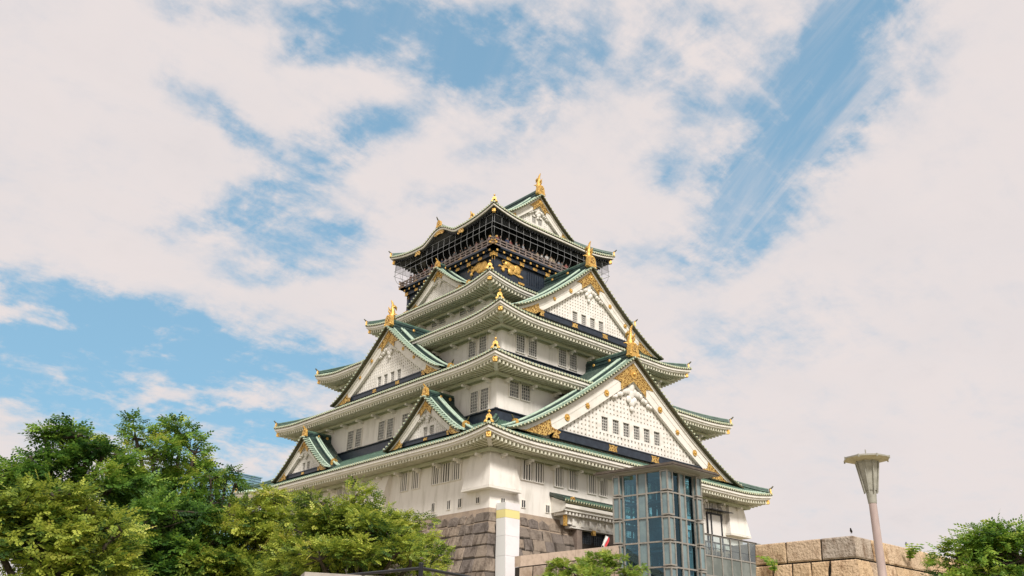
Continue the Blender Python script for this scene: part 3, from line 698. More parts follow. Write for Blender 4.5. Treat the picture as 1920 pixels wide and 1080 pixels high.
# curved gable over the eave of the top roof
kg = MB(); hu, hv, iu, iv, ze, surf = roof_fns(LV[4], FL)
kp = [surf(0, t)+ZZ*.06 for t in np.linspace(0, .6, 6)]
kg.sweep(kp, [(-.2, 0), (.2, 0), (.15, .3), (-.15, .3)], [FL.U]*6, 0); kg.tube([q+ZZ*.36 for q in kp], .12, 8, 1)
KG = kg.build('curved_gable_ridge', [RIDGE, TILE], T)
ko = MB(); plaque(ko, kp[0]+FL.V*.1+ZZ*.1, FL.U, FL.V, .62, 0, 1); ko.tube([kp[0]+ZZ*.7, kp[0]+FL.V*.2+ZZ*.85, kp[0]+FL.V*.4+ZZ*1.15], [.09, .08, .05], 6, 2); ko.build('ridge_plaque', [GOLD, FILI, LIP], KG)
for u, a in ((0, .95), (-3.9, .55), (3.9, .55)):
    z = ze(u)-.62; kk = MB(); kk.prism([FL.p(u+x*a, hv-.12, z+y*.32) for x, y in ((-1, -.5), (-.6, -.9), (0, -.5), (.6, -.9), (1, -.5), (.7, .6), (0, 1), (-.7, .6))], FL.V*.05); kk.build('gilt_strap', FILI, KG)

# ------------------------------------------------------------------ black top storey
m = MB(); m.box((0, 0, 40.75), (7.5, 7.55, 1.85)); m.build('storey_wall', NAVY, T)
m = MB(); m.box((0, 0, 44.7), (6.3, 6.35, 1.75));  # black fill paints in the darkness of the open interior
for F in (FR, FL, FB, FE):
    for i in range(7):
        u = -5.6+11.2*i/6
        m.box(F.p(u, 6.40, 44.5), (.12, .06, 1.5), 0, (F.U, F.V, ZZ))
m.build('storey_wall', [BLK, NAVY, SCREEN], T)
bd = MB()
class Single:
    def __init__(s): s.l = []
    def box(s, *a): m = MB(); m.box(*a); s.l.append(m)
    def prism(s, *a): m = MB(); m.prism(*a); s.l.append(m)
gq = Single(); gs_ = Single()
for F in (FR, FL, FB, FE):
    bd.box(F.p(0, 7.68, 42.16), (7.80, .16, .20), 0, (F.U, F.V, ZZ))
    bd.box(F.p(0, 7.66, 39.86), (7.72, .12, .16), 0, (F.U, F.V, ZZ))
    bd.box(F.p(0, 7.80, 42.62), (8.05, .25, .10), 0, (F.U, F.V, ZZ))
    for i in range(17):
        u = -7.6+15.2*i/16; bd.box(F.p(u, 7.90, 42.47), (.11, .26, .10), 0, (F.U, F.V, ZZ)); (gq.box(F.p(u, 8.175, 42.47), (.12, .014, .11), 0, (F.U, F.V, ZZ)) if F in (FR, FL) else None)
    for i in range(9):
        u = -7.6+15.2*i/8
        if F not in (FR, FL): continue
        if i % 2 == 0:
            gs_.prism([F.p(u+x, 7.842, 42.16+y) for x, y in ((-.34, -.2), (-.2, -.27), (0, -.2), (.2, -.27), (.34, -.2), (.26, 0), (.34, .2), (0, .16), (-.34, .2), (-.26, 0))], F.V*.03)
            gs_.prism([F.p(u+x, 7.60, 41.72+y) for x, y in ((-.2, .2), (.2, .2), (.2, -.25), (.08, -.1), (-.08, -.1), (-.2, -.25))], F.V*.03)
            gs_.prism([F.p(u+x, 7.782, 39.86+y) for x, y in ((-.42, -.12), (.42, -.12), (.42, .12), (-.42, .12))], F.V*.03)
            bd.box(F.p(u, 7.57, 40.9), (.15, .06, 1.06), 0, (F.U, F.V, ZZ))
        else: gs_.prism([F.p(u+x, 7.842, 42.16+y) for x, y in ((-.36, -.02), (-.25, -.16), (.25, -.16), (.36, -.02), (.2, .16), (-.2, .16))], F.V*.03)
    bd.box(F.p(0, 7.78, 42.82), (8.30, .52, .10), 0, (F.U, F.V, ZZ))
for i in range(10): bd.box(FR.p(-2.7+.34*i, 7.57, 40.8), (.05, .05, .9), 0, (FR.U, FR.V, ZZ))
B_ = bd.build('balcony', NAVY, T)
for q in gq.l: q.build('beam_end', GOLD, B_)
for q in gs_.l: q.build('gilt_fitting', GOLD, B_)
rl = MB(); rg = Single(); rw = Single()
for F in (FR, FL, FB, FE):
    for z, h in ((43.02, .07), (43.34, .05), (43.66, .065)):
        ex = .45 if z != 43.34 else .2
        rl.box(F.p(0, 8.18, z), (8.2+ex, .055, h), 0, (F.U, F.V, ZZ))
        for sg in ((-1, 1) if F in (FR, FL) else ()): rg.box(F.p(sg*(8.2+ex), 8.18, z), (.07, .075, h+.03), 0, (F.U, F.V, ZZ))
    for i in range(19):
        u = -8.18+16.36*i/18; rl.box(F.p(u, 8.18, 43.30), (.065 if i % 3 else .09, .062, .38), 0, (F.U, F.V, ZZ))
        if i % 3 == 0 and F in (FR, FL): rw.box(F.p(u, 8.19, 43.03), (.34, .062, .09), 0, (F.U, F.V, ZZ))
rl.build('balcony_rail', RAIL, B_); WORN = mat('worn_gilt', (.42, .27, .13), (.30, .19, .10), .6, .3, scale=5)
for q in rg.l: q.build('rail_end', GOLD, B_)
for q in rw.l: q.build('rail_plate', WORN, B_)
NETM = mat('fine_net', (.045, .047, .047), rough=1.0, spec=.0); NETM.node_tree.nodes['Principled BSDF'].inputs['Alpha'].default_value = .28
nm = MB()
for F in (FR, FL, FB, FE):
    for i in range(18):
        u = -8.75+17.5*i/17
        nm.tube([F.p(u, 8.88, 46.05), F.p(u, 8.92, 45.1), F.p(u, 8.94, 44.5), F.p(u*.992, 8.86, 44.0), F.p(u*.975, 8.62, 43.6), F.p(u*.95, 8.32, 43.35)], .020, 5, 0, False)
    for v, z in ((8.88, 46.03), (8.92, 45.08), (8.94, 44.48)): nm.box(F.p(0, v, z), (v, .016, .016), 0, (F.U, F.V, ZZ))
NF = nm.build('safety_net_frame', ROD, B_)
for F in (FR, FL, FB, FE):
    nn_ = MB(); nn_.poly([F.p(-8.85, 8.87, 45.1), F.p(8.85, 8.87, 45.1), F.p(8.85, 8.84, 46.02), F.p(-8.85, 8.84, 46.02)]); nn_.build('net_panel', NETM, NF)
# gilded tigers
def relief(F, plane, outline, tubes, bumps, name='tiger_relief'):
    q = (lambda x, y: on_y(850+x/12, 470+y/12, -plane)) if F is FR else (lambda x, y: on_x(850+x/12, 470+y/12, -plane))
    m = MB(); m.prism([q(*p) for p in outline], F.V*.09)
    for pts, r in tubes: m.tube([q(*p)+F.V*.06 for p in pts], r, 7)
    for x, y, rx, ry in bumps: m.ball(q(x, y)+F.V*.06, (rx, .14, ry), 0, 10, 7, (F.U, F.V, ZZ))
    return m.build(name, GOLD, T)
relief(FR, 7.56, [(1150, 290), (1200, 250), (1270, 280), (1340, 330), (1420, 350), (1480, 410), (1492, 480), (1470, 540), (1550, 600), (1535, 640), (1470, 610), (1400, 560), (1330, 530), (1270, 545), (1222, 520), (1238, 450), (1215, 400), (1170, 390), (1130, 400), (1145, 450), (1120, 468), (1070, 420), (1080, 370), (1040, 345), (1010, 360), (1000, 330), (1030, 310), (1080, 345), (1120, 330)],
       [([(1150, 320), (1105, 295), (1090, 235), (1125, 205), (1160, 235)], .09), ([(1230, 500), (1260, 530), (1310, 540)], .12)],
       [(1430, 440, .55, .55), (1390, 470, .35, .35), (1320, 400, .6, .35), (1220, 310, .5, .38), (1270, 480, .35, .4), (1450, 500, .3, .3), (1115, 430, .22, .26), (1520, 615, .3, .14)])
relief(FL, 7.52, [(560, 290), (640, 270), (700, 250), (760, 280), (800, 330), (785, 380), (730, 440), (680, 485), (610, 500), (550, 500), (530, 450), (470, 470), (435, 520), (440, 560), (400, 578), (382, 545), (410, 500), (430, 450), (465, 385), (510, 345)],
       [([(470, 390), (440, 360), (418, 385), (425, 430), (440, 470)], .07), ([(345, 495), (362, 445), (400, 470), (440, 440)], .09)],
       [(700, 330, .55, .5), (650, 400, .5, .45), (590, 360, .55, .5), (720, 390, .4, .35), (530, 400, .4, .35), (610, 460, .35, .3), (415, 545, .2, .22)])
sh = MB()
def lt(u, z): return FL.p(u, 7.52, z)
sh.prism([lt(-3.2+a, 40.15+b) for a, b in ((-2.6, .2), (-2.2, 1.0), (-1.4, 1.35), (-.5, 1.2), (.3, 1.0), (.5, .5), (.1, .3), (-.4, .5), (-.6, .0), (-1.0, .0), (-1.1, .5), (-1.9, .45), (-2.1, -.1), (-2.6, -.1))], FL.V*.09)
for a, b, r in ((-2.2, .8, .45), (-1.5, .9, .5), (-.7, .85, .45), (0, .75, .35)): sh.ball(lt(-3.2+a, 40.15+b)+FL.V*.06, (r, .14, r), 0, 10, 7, (FL.U, FL.V, ZZ))
sh.build('tiger_relief', GOLD, T)

# ------------------------------------------------------------------ entrance porch on the right face
wx, wy = wl(0)
pm = MB(); x0, x1 = -10.1, 2.0
m = MB()
sec = [(.0, 15.42), (.9, 15.02), (1.75, 14.78)]
m.grid([[FR.p(x, wy+v, z) for v, z in sec] for x in (x0, x1)], 0)
n = int((x1-x0)/.3)
for i in range(n+1):
    x = x0+(x1-x0)*i/n; m.tube([FR.p(x, wy+v+.02, z+.06) for v, z in sec], .095, 6, 1, True, (0, 0, 1), 1., 2)
m.box(FR.p((x0+x1)/2, wy+.14, 15.42), ((x1-x0)/2+.1, .14, .16), 3, (FR.U, FR.V, ZZ))
m.grid([[FR.p(x, wy+v, z) for v, z in ((1.78, 14.74), (1.78, 14.60), (1.6, 14.58))] for x in (x0-.05, x1)], 4, False)
m.box(FR.p(x0-.02, wy+.9, 15.2), (.14, .92, .12), 3, (FR.U, FR.V*.915+np.array((0, 0, -.35)), ZZ))
PO = m.build('porch_roof', [RIDGE, TILE, CAPM, TILED, LIP], T)
m = MB(); plaque(m, FR.p(-9.05, wy+1.6, 14.75), FR.U, FR.V, .42, 0, 1); m.build('ridge_plaque', [GOLD, FILI], PO)
m = MB()
m.grid([[FR.p(x, wy+v, z) for v, z in ((1.6, 14.58), (1.72, 14.55), (1.72, 14.28), (1.58, 14.24), (1.58, 14.04), (1.4, 14.0), (0, 13.95))] for x in (x0+.05, x1)], 0, False)
m.poly([FR.p(x0+.05, wy+v, z) for v, z in ((0, 15.3), (.9, 14.95), (1.7, 14.7), (1.72, 14.28), (1.4, 14.0), (0, 13.95))], 0)
for i in range(30):
    x = x0+.35+.4*i; m.box(FR.p(x, wy+.78, 13.86), (.09, .72, .10), 0, (FR.U, FR.V, ZZ))
m.build('eave_fascia', [TRIM], PO)
m = MB()
m.box(FR.p((x0+x1)/2+.5, wy+.5, 13.45), ((x1-x0)/2-.5, .5, .32), 0, (FR.U, FR.V, ZZ))
m.box(FR.p((x0+x1)/2+.7, wy+.32, 12.98), ((x1-x0)/2-.7, .75, .13), 0, (FR.U, FR.V, ZZ))
for i in range(9): m.box(FR.p(x0+1.6+1.0*i, wy+.95, 13.30), (.2, .2, .28), 0, (FR.U, FR.V, ZZ))
m.build('porch_beam', TRIM, PO)
m = MB(); m.box(FR.p(x0+.62, wy+1.08, 13.35), (.12, .12, .42)); m.box(FR.p(x0+3.9, wy+1.1, 12.7), (.16, .12, .2)); m.build('gilt_fitting', GOLD, PO)

# ------------------------------------------------------------------ stone walls
def stones(mb, fn, nrm, zs, urange, wmin, wmax, jit, h, rs, corner=(False, False), wob=0.0, top_round=False):
    """courses between the heights zs; fn(u,z)->point on the face, nrm its outward normal"""
    nrm = np.array(nrm, float)
    for ci in range(len(zs)-1):
        za, zb = zs[ci], zs[ci+1]; a0, a1 = urange((za+zb)/2)
        cuts = [a0]
        while cuts[-1] < a1-wmin*1.3: cuts.append(min(cuts[-1]+rs.uniform(wmin, wmax), a1))
        cuts[-1] = a1
        if len(cuts) < 2: cuts = [a0, a1]
        tl = [c_+(rs.uniform(-jit, jit) if 0 < i < len(cuts)-1 else 0) for i, c_ in enumerate(cuts)]
        for i in range(len(cuts)-1):
            tnt = rs.random(); hh = h*rs.uniform(.7, 1.3)
            lc = corner[0] and i == 0; rc = corner[1] and i == len(cuts)-2
            if lc or rc: hh = h
            g_ = .028
            dz0, dz1 = (rs.uniform(-wob, wob) for _ in range(2)) if not (lc or rc) else (0, 0)
            if ci == 0: dz0 = 0
            if ci == len(zs)-2: dz1 = -abs(dz1)*(3 if top_round else 0)
            aL, aR = urange(za); bL, bR = urange(zb)
            q = []
            def lim(u, z):
                l, r_ = urange(z); return min(max(u, l), r_)
            bl, br, tr, tl_ = cuts[i], cuts[i+1], tl[i+1], tl[i]
            if i == 0: bl, tl_ = aL, bL
            if i == len(cuts)-2: br, tr = aR, bR
            ring = [(bl+g_, za+g_+dz0), ((bl+br)/2, za+g_+dz0*.6), (br-g_, za+g_+dz0), (br-g_*.7, (za+zb)/2), (tr-g_, zb-g_+dz1), ((tl_+tr)/2, zb-g_+(dz1 if not top_round or ci < len(zs)-2 else .04)), (tl_+g_, zb-g_+dz1), (tl_+g_*.7, (za+zb)/2)]
            if lc: ring = [(u-g_ if j in (0, 6, 7) else u, z) for j, (u, z) in enumerate(ring)]
            if rc: ring = [(u+g_ if j in (2, 3, 4) else u, z) for j, (u, z) in enumerate(ring)]
            cu_ = (ring[0][0]+ring[2][0])/2; cz_ = (za+zb)/2; ins = min(.055, .08*(zb-za))
            front = []
            for j, (u, z) in enumerate(ring):
                su = 0 if j in (1, 5) else (1 if j in (0, 6, 7) else -1); sz = 0 if j in (3, 7) else (1 if j < 3 else -1)
                uu_ = u+su*ins
                if lc and j in (0, 6, 7): uu_ = u-hh
                if rc and j in (2, 3, 4): uu_ = u+hh
                front.append((uu_, z+sz*ins))
            n = mb.add([fn(u, z) for u, z in ring]+[fn(u, z)+nrm*hh*(1 if (lc or rc) else rs.uniform(.75, 1.1)) for u, z in front]+[fn(cu_, cz_)+nrm*hh*1.0])
            for j in range(8):
                j2 = (j+1) % 8
                mb.face((n+j, n+j2, n+8+j2, n+8+j), 0, False, tnt); mb.face((n+8+j, n+8+j2, n+16), 0, False, tnt)
rs = random.Random(3)
SB = thing('stone_base', (0, 0, 0), 'dark battered stone base of fitted boulders under the white castle tower', 'stone wall')
bx, by, bt = 16.70, 18.98, .30
e_ = lambda z: (13.50-z)*bt
m = MB(); n = []
zlev = [0, 4, 8, 12.3, 13.54]
for z in zlev: n.append(m.add([(-bx-e_(z), -by-e_(z), z), (bx+e_(z), -by-e_(z), z), (bx+e_(z), by+e_(z), z), (-bx-e_(z), by+e_(z), z)]))
for i in range(len(zlev)-1):
    for j in range(4): m.face((n[i]+j, n[i]+(j+1) % 4, n[i+1]+(j+1) % 4, n[i+1]+j), 1 if i == 3 else 0)
m.face([n[-1]+j for j in range(4)], 1)
m.build('rubble_core', [JOINT, MORTAR], SB)
zs = [2.0, 3.6, 5.0, 6.3, 7.5, 8.6, 9.65, 10.6, 11.5, 12.4, 13.2]
nR = np.array((0, -1, bt))/math.hypot(1, bt); nL = np.array((-1, 0, bt))/math.hypot(1, bt)
m = MB()
stones(m, lambda u, z: np.array((u, -by-e_(z), z)), nR, zs, lambda z: (-bx-e_(z), -7.6), .65, 1.45, .13, .07, rs, (True, False), .09, True)
stones(m, lambda u, z: np.array((u, -by-e_(z), z)), nR, zs[:7], lambda z: (-7.5, bx+e_(z)), .7, 1.5, .2, .07, rs, (False, True), .09)
stones(m, lambda u, z: np.array((u, -by-e_(z), z)), nR, zs[6:], lambda z: (-3.9, bx+e_(z)), .7, 1.5, .2, .07, rs, (False, True), .09)
m.build('stone_face', [STONE], SB)
m = MB()
stones(m, lambda u, z: np.array((-bx-e_(z), -u, z)), nL, zs, lambda z: (-by-e_(z), by+e_(z)), .8, 1.7, .14, .07, rs, (True, True), .09, True)
m.build('stone_face', [STONE], SB)
# dark gate inside the base
dz0, dz1 = 10.2, 12.9
m = MB(); yb = -by-.62
m.box((-5.8, yb+.28, (dz0+dz1)/2), (1.75, .1, (dz1-dz0)/2), 0)
for i in range(2):
    for a in range(5):
        m.box((-6.85+i*1.35+a*.22, yb+.15, 12.2), (.05, .03, .36), 1)
    for b in range(4): m.box((-6.42+i*1.35, yb+.17, 11.9+.2*b), (.5, .02, .035), 1)
m.box((-5.8, yb+.12, 11.55), (1.72, .05, .10), 1)
GT = m.build('entrance_gate', [BLK, mat('gate_iron', (.05, .065, .085), rough=.5)], SB)
m = MB(); 
for x in (-7.75, -3.95): m.box((x, yb+.1, 11.2), (.30, .42, 1.9), 0)
m.build('gate_jamb', [mat('jamb_stone', (.20, .155, .13), (.27, .21, .17), .85, scale=1.5, bump=.3)], SB)

# bastion of pale granite in the foreground on the right
bc = at_dist(1597, 1003, 38.0); bz_ = float(bc[2]); bX, bY = float(bc[0]), float(bc[1])
BA = thing('granite_bastion', (bX, bY, 0), 'pale orange granite block wall with a sharp corner behind the lamp post', 'stone wall')
e2 = lambda z: (bz_-z)*.10
yl = float(on_x(1415, 1021, bX)[1])
m = MB(); n = []
for z in (0, bz_-.04): n.append(m.add([(bX-e2(z)+.05, bY-e2(z)+.05, z), (bX+26, bY-e2(z)+.05, z), (bX+26, yl-.03, z), (bX-e2(z)+.05, yl-.03, z)]))
for j in range(4): m.face((n[0]+j, n[0]+(j+1) % 4, n[1]+(j+1) % 4, n[1]+j), 0)
m.face([n[1]+j for j in range(4)], 1); m.build('rubble_core', [JOINT, GRAN], BA)
zsb = [0.6, 1.7, 2.7, 3.6, 4.45, 5.3, 6.15, bz_]
hB = .05
m = MB(); rs = random.Random(12)
stones(m, lambda u, z: np.array((u, bY-e2(z), z)), (0, -1, .1), zsb[:-1], lambda z: (bX-e2(z), bX+26), .5, 1.2, .10, hB, rs, (True, False), .05)
stones(m, lambda u, z: np.array((u, bY-e2(z), z)), (0, -1, .1), zsb[-2:], lambda z: (bX-e2(z), bX+26), 1.0, 2.0, .06, hB, rs, (True, False), .02)
m.build('stone_face', GRAN, BA)
m = MB()
stones(m, lambda u, z: np.array((bX-e2(z), -u, z)), (-1, 0, .1), zsb[:-1], lambda z: (-yl, -bY+e2(z)), .45, 1.1, .10, hB, rs, (False, True), .05)
stones(m, lambda u, z: np.array((bX-e2(z), -u, z)), (-1, 0, .1), zsb[-2:], lambda z: (-yl, -bY+e2(z)), .9, 1.7, .05, hB, rs, (False, True), .02)
m.build('stone_face', GRAN, BA)

# granite parapet of the stair to the gate
PY = -25.0
PA = thing('stair_parapet', (-14, PY, 0), 'pinkish granite stair parapet sloping up towards the glass tower', 'parapet')
a = on_y(976, 1042, PY); b = on_y(1155, 1023, PY)
lerp = lambda x: a[2]+(b[2]-a[2])*(x-a[0])/(b[0]-a[0])
xa, xb = float(a[0]), float(b[0])+1.0
m = MB()
xs = np.linspace(xa, xb, 5)
for i in range(4):
    x0_, x1_ = xs[i]+.012, xs[i+1]-.012
    m.prism([(x0_, PY, lerp(x0_)-.72), (x1_, PY, lerp(x1_)-.72), (x1_, PY, lerp(x1_)), (x0_, PY, lerp(x0_))], (0, .6, 0))
m.build('coping_stone', PARA, PA)
m = MB(); m.prism([(xa, PY+.1, 0), (xb, PY+.1, 0), (xb, PY+.1, lerp(xb)-.74), (xa, PY+.1, lerp(xa)-.74)], (0, .45, 0)); m.build('rubble_core', JOINT, PA)
m = MB(); rs = random.Random(5)
for i in range(5):
    stones(m, lambda u, z, i=i: np.array((u, PY+.1, lerp(u)-.75-1.1*(5-z))), (0, -1, 0), [4-i, 5-i], lambda z: (xa, xb), .8, 1.5, .06, .06, rs)
m.build('stone_face', mat('parapet_stone', (1, 1, 1), (.7, .65, .6), .85, scale=2, bump=.3, tint=[(.36, .28, .22), (.44, .34, .26), (.30, .24, .2)]), PA)

# white enclosed chute down the stone base
CH = thing('escape_chute', (-16, -22, 0), 'white square shaft with a yellow band rising against the stone base corner', 'shaft')
def cpt(x, y, Y): return on_y(x, y, Y)
rows = [(937, 975.5, 941, 944, -20.05), (938.5, 974.5, 955, 957, -20.15), (939.5, 974.5, 970, 972.5, -20.35), (938, 974, 1004, 1006, -20.9), (936.8, 973, 1040, 1044, -21.4), (936.5, 972.5, 1082, 1086, -22.0)]
fr_l = [cpt(947.5 if i else 948, (yt+yb_)/2-.6, Y) for i, (xl, xr, yt, yb_, Y) in enumerate(rows)]
fr_r = [cpt(xr, yb_, Y) for xl, xr, yt, yb_, Y in rows]
dep = [1.05, 1.05, 1.05, 1.05, 1.1, 1.1]
for i in range(6):
    zc = (fr_l[i][2]+fr_r[i][2])/2; fr_l[i][2] = zc; fr_r[i][2] = zc
m = MB()
for i in range(5):
    mt = 1 if i == 1 else 0
    A, Bq = (fr_l[i], fr_r[i]), (fr_l[i+1], fr_r[i+1]); k1, k2 = (0, dep[i], 0), (0, dep[i+1], 0)
    gap = np.array((0, 0, .012))
    tl_, tr_, bl_, br_ = A[0]-gap, A[1]-gap, Bq[0]+gap*0, Bq[1]+gap*0
    n = m.add([tl_, tr_, br_, bl_, tl_+np.array(k1), tr_+np.array(k1), br_+np.array(k2), bl_+np.array(k2)])
    m.face((n, n+1, n+2, n+3), mt); m.face((n, n+3, n+7, n+4), 2 if mt == 0 else 1); m.face((n+1, n+5, n+6, n+2), mt); m.face((n+4, n+7, n+6, n+5), mt); m.face((n, n+4, n+5, n+1), mt)
m.build('shaft_casing', [WHITEP, YELLOW, PANELSIDE], CH)
b0_, b1_ = fr_l[5], fr_r[5]
m = MB(); m.prism([b0_, b1_, b1_+np.array((0, 1.1, 0)), b0_+np.array((0, 1.1, 0))], (0, -1.5, -b0_[2])); m.build('shaft_foot', WHITEP, CH)

# ------------------------------------------------------------------ glass lift tower
EL = thing('lift_tower', (-5.5, -26.5, 0), 'glass lift tower with bronze frames and a flat overhanging roof', 'lift tower')
E0 = np.array((-7.91, -29.22)); ang = rad(-4)
EU = np.array((math.cos(rad(0)), math.sin(rad(0)), 0.)); EW = np.array((math.sin(rad(-7.2)), math.cos(rad(-7.2)), 0.))
def along(x, y, dirv):               # distance along a wall from the corner to a bearing
    d = ray(x, y); k = np.linalg.solve(np.array(((dirv[0], -d[0]), (dirv[1], -d[1]))), np.array((CAM[0]-E0[0], CAM[1]-E0[1]))); return float(k[0])
LL = along(1160, 920, EW); LR = along(1304, 920, EU)
ztop = 16.36
zr = [16.36, 14.75, 12.93, 11.12, 9.31, 7.5, 5.7, 3.9, 2.1, .3]
def ep(a, b, z): return np.array((E0[0], E0[1], z))+EU*a+EW*b
# faces: right (along EU at b=0, outward -EW) and left (along EW at a=0, outward -EU), and the two far ones
cols = [0, .10, .41, .60, .90, 1.0]
def glaze(org, du, ln, outn, fr, gl, fz, kinds, single=True):
    if not single: gl.poly([org-outn*.03, org+du*ln-outn*.03, org+du*ln-outn*.03+ZZ*ztop, org-outn*.03+ZZ*ztop])
    for ci in range(5 if single else 0):
        ua, ub_ = cols[ci]*ln, cols[ci+1]*ln
        for ri in range(len(zr)-1):
            zt, zb = zr[ri], zr[ri+1]
            q = [org+du*ua+ZZ*zb, org+du*ub_+ZZ*zb, org+du*ub_+ZZ*zt, org+du*ua+ZZ*zt]
            if not single:
                (fz if kinds[ci] == 'f' else gl).poly([p-outn*.03 for p in q]); continue
            mb = MB(); mb.poly([p-outn*.03 for p in q]); mb.build('frosted_panel' if kinds[ci] == 'f' else 'glass_pane', FROST if kinds[ci] == 'f' else GLASS, EL)
    for c_ in cols:
        ww = .055
        fr.box(org+du*c_*ln+ZZ*(ztop/2), (ww, .07, ztop/2), 0, (du, outn, ZZ))
    for z in zr[:-1]: fr.box(org+du*ln/2+ZZ*z, (ln/2, .062, .055), 0, (du, outn, ZZ))
fr, gl, fz = MB(), MB(), MB()
glaze(ep(0, 0, 0), EU, LR, -EW, fr, gl, fz, 'ggfgf')
glaze(ep(0, 0, 0), EW, LL, -EU, fr, gl, fz, 'ggfgf')
for (o_, d_, l_, on_) in ((ep(LR, 0, 0), EW, LL, EU), (ep(0, LL, 0), EU, LR, EW)):
    g1 = MB(); glaze(o_, d_, l_, on_, fr, g1, fz, '', False); g1.build('rear_glazing', GLASS, EL)
# projecting corner bays, one framed box per row
for (ca, cb_) in ((0, 0), (LR, 0), (0, LL)):
    for ri in range(len(zr)-1):
        zt, zb = zr[ri]-.10, zr[ri+1]+.10
        c = ep(ca, cb_, (zt+zb)/2); d1 = (EU+EW)/np.linalg.norm(EU+EW); d2 = np.array((-d1[1], d1[0], 0))
        s_ = .34
        for sx in (-1, 1):
            for sy in (-1, 1): fr.box(c+EU*s_*sx*.85+EW*s_*sy*.85, (.045, .045, (zt-zb)/2), 0, (EU, EW, ZZ))
        for z in (zt, zb): fr.box(ep(ca, cb_, z), (s_, s_, .05), 0, (EU, EW, ZZ))
        cbx = MB(); cbx.box(c, (s_*.74, s_*.74, (zt-zb)/2-.05), 0, (EU, EW, ZZ)); cbx.build('corner_bay_glass', FROST, EL)
fr.build('steel_frame', STEEL, EL)
rf = MB(); ov = 1.15
rf.box(ep(LR/2, LL/2, ztop+.06), (LR/2+.25, LL/2+.25, .06), 1, (EU, EW, ZZ))
def rq(e, z): return [ep(-.75-e, -1.18-e, z), ep(LR+1.45+e, -1.18-e, z), ep(LR+1.45+e, LL+1.75+e, z), ep(-.75-e, LL+1.75+e, z)]
rf.prism(rq(-.02, ztop+.122), (0, 0, .02), 1); rf.prism(rq(0, ztop+.145), (0, 0, .055), 0)
rf.prism(rq(.05, ztop+.20), (0, 0, .09), 0)
rf.prism(rq(-.1, ztop+.29), (0, 0, .12), 0)
rf.build('tower_roof', [mat('bronze_roof', (.13, .105, .085), (.18, .15, .12), .4, .5, scale=2), mat('pale_soffit', (.42, .40, .36), rough=.6)], EL)
sm = MB()
for a_, b_ in ((1.35, 1.5), (1.35, 3.6), (3.5, 2.4)):
    for sx in (-1, 1):
        for sy in (-1, 1): sm.box(ep(a_+.72*sx, b_+.80*sy, ztop/2), (.09, .09, ztop/2-.1), 0, (EU, EW, ZZ))
    for z in np.arange(1.5, ztop, 1.81): sm.box(ep(a_, b_, z), (.75, .82, .07), 0, (EU, EW, ZZ))
sm.box(ep(1.35, 1.5, 12.0), (.62, .7, 1.15), 0, (EU, EW, ZZ)); sm.box(ep(1.35, 3.6, 8.4), (.62, .7, 1.15), 0, (EU, EW, ZZ)); sm.box(ep(3.5, 2.4, ztop/2), (.35, .6, ztop/2-.1), 0, (EU, EW, ZZ))
sm.build('lift_shaft', SHAFT, EL)
sw = MB()
for a_, b_ in ((.45, .55), (.45, 2.6), (.45, 4.6), (2.4, .5), (4.2, .5)): sw.box(ep(a_, b_, ztop/2), (.11, .11, ztop/2-.1), 0, (EU, EW, ZZ))
for z in zr[1:-1]:
    for b_ in (.45, 2.6, 4.75): sw.box(ep(LR/2, b_, z-.2), (LR/2-.3, .05, .09), 0, (EU, EW, ZZ))
sw.build('guide_columns', mat('guide_white', (.62, .62, .60), rough=.5), EL)
fl = MB()
for z in zr[2:-1:2]: fl.box(ep(LR/2, LL/2, z-.02), (LR/2-.15, LL/2-.15, .06), 0, (EU, EW, ZZ))
fl.build('landing_floor', SHAFT, EL)

# glazed footbridge from the lift to the castle door
BR = thing('glazed_footbridge', (5, -23, 0), 'glazed footbridge with pale panes running right from the lift tower', 'footbridge')
by_ = -24.0; bz0, bz1 = 9.0, 13.44; bxa, bxb = -2.6, 11.25
class Panes:
    def __init__(s): s.l = []
    def poly(s, p): m = MB(); m.poly(p); s.l.append(m)
fr, gl, gd, bk_ = MB(), Panes(), Panes(), Panes()
rowsb = [13.44, 11.66, 10.0]
px_ = np.arange(bxa, bxb, 1.40); px_ = np.append(px_, bxb)
for y in (by_, by_+2.6):
    for x in px_: fr.box((x, y, (bz0+bz1)/2-.4), (.06, .06, (bz1-bz0)/2+.4))
    for z in rowsb+[13.40-.55*0]: fr.box(((bxa+bxb)/2, y-.004, z), ((bxb-bxa)/2, .06, .055))
    fr.box(((bxa+bxb)/2, y+.05, 12.35), ((bxb-bxa)/2, .03, .03))
    for i in range(len(px_)-1):
        (gl if y == by_ else bk_).poly([(px_[i], y, 11.7), (px_[i+1], y, 11.7), (px_[i+1], y, 13.4), (px_[i], y, 13.4)])
        (gd if y == by_ else bk_).poly([(px_[i], y, 8.6), (px_[i+1], y, 8.6), (px_[i+1], y, 11.62), (px_[i], y, 11.62)])
fr.box((bxb+.28, by_+1.3, 11.4), (.30, 1.4, 2.05))
fr.build('steel_frame', STEEL, BR); DG = mat('dark_green_glass', (.13, .15, .135), (.20, .22, .20), .25, scale=.8)
for q in gl.l+bk_.l[0::2]: q.build('glass_pane', GLASSL, BR)
for q in gd.l+bk_.l[1::2]: q.build('frosted_panel', DG, BR)
m = MB(); m.box(((bxa+bxb)/2, by_+1.3, 11.55), ((bxb-bxa)/2, 1.25, .08)); m.box((5, by_+1.3, 4.3), (.5, .6, 4.3)); m.build('bridge_deck', CONC, BR)
m = MB(); wy = wl(0)[1]; yd = -wy-.06                                    # doorway from the bridge into the castle
m.box((11.95, yd, 15.0), (1.15, .05, 1.75), 1)
for x in (10.85, 11.45, 13.1): m.box((x, yd-.06, 15.0), (.07, .07, 1.75), 0)
m.box((12.0, yd-.07, 16.72), (1.25, .09, .08), 0)
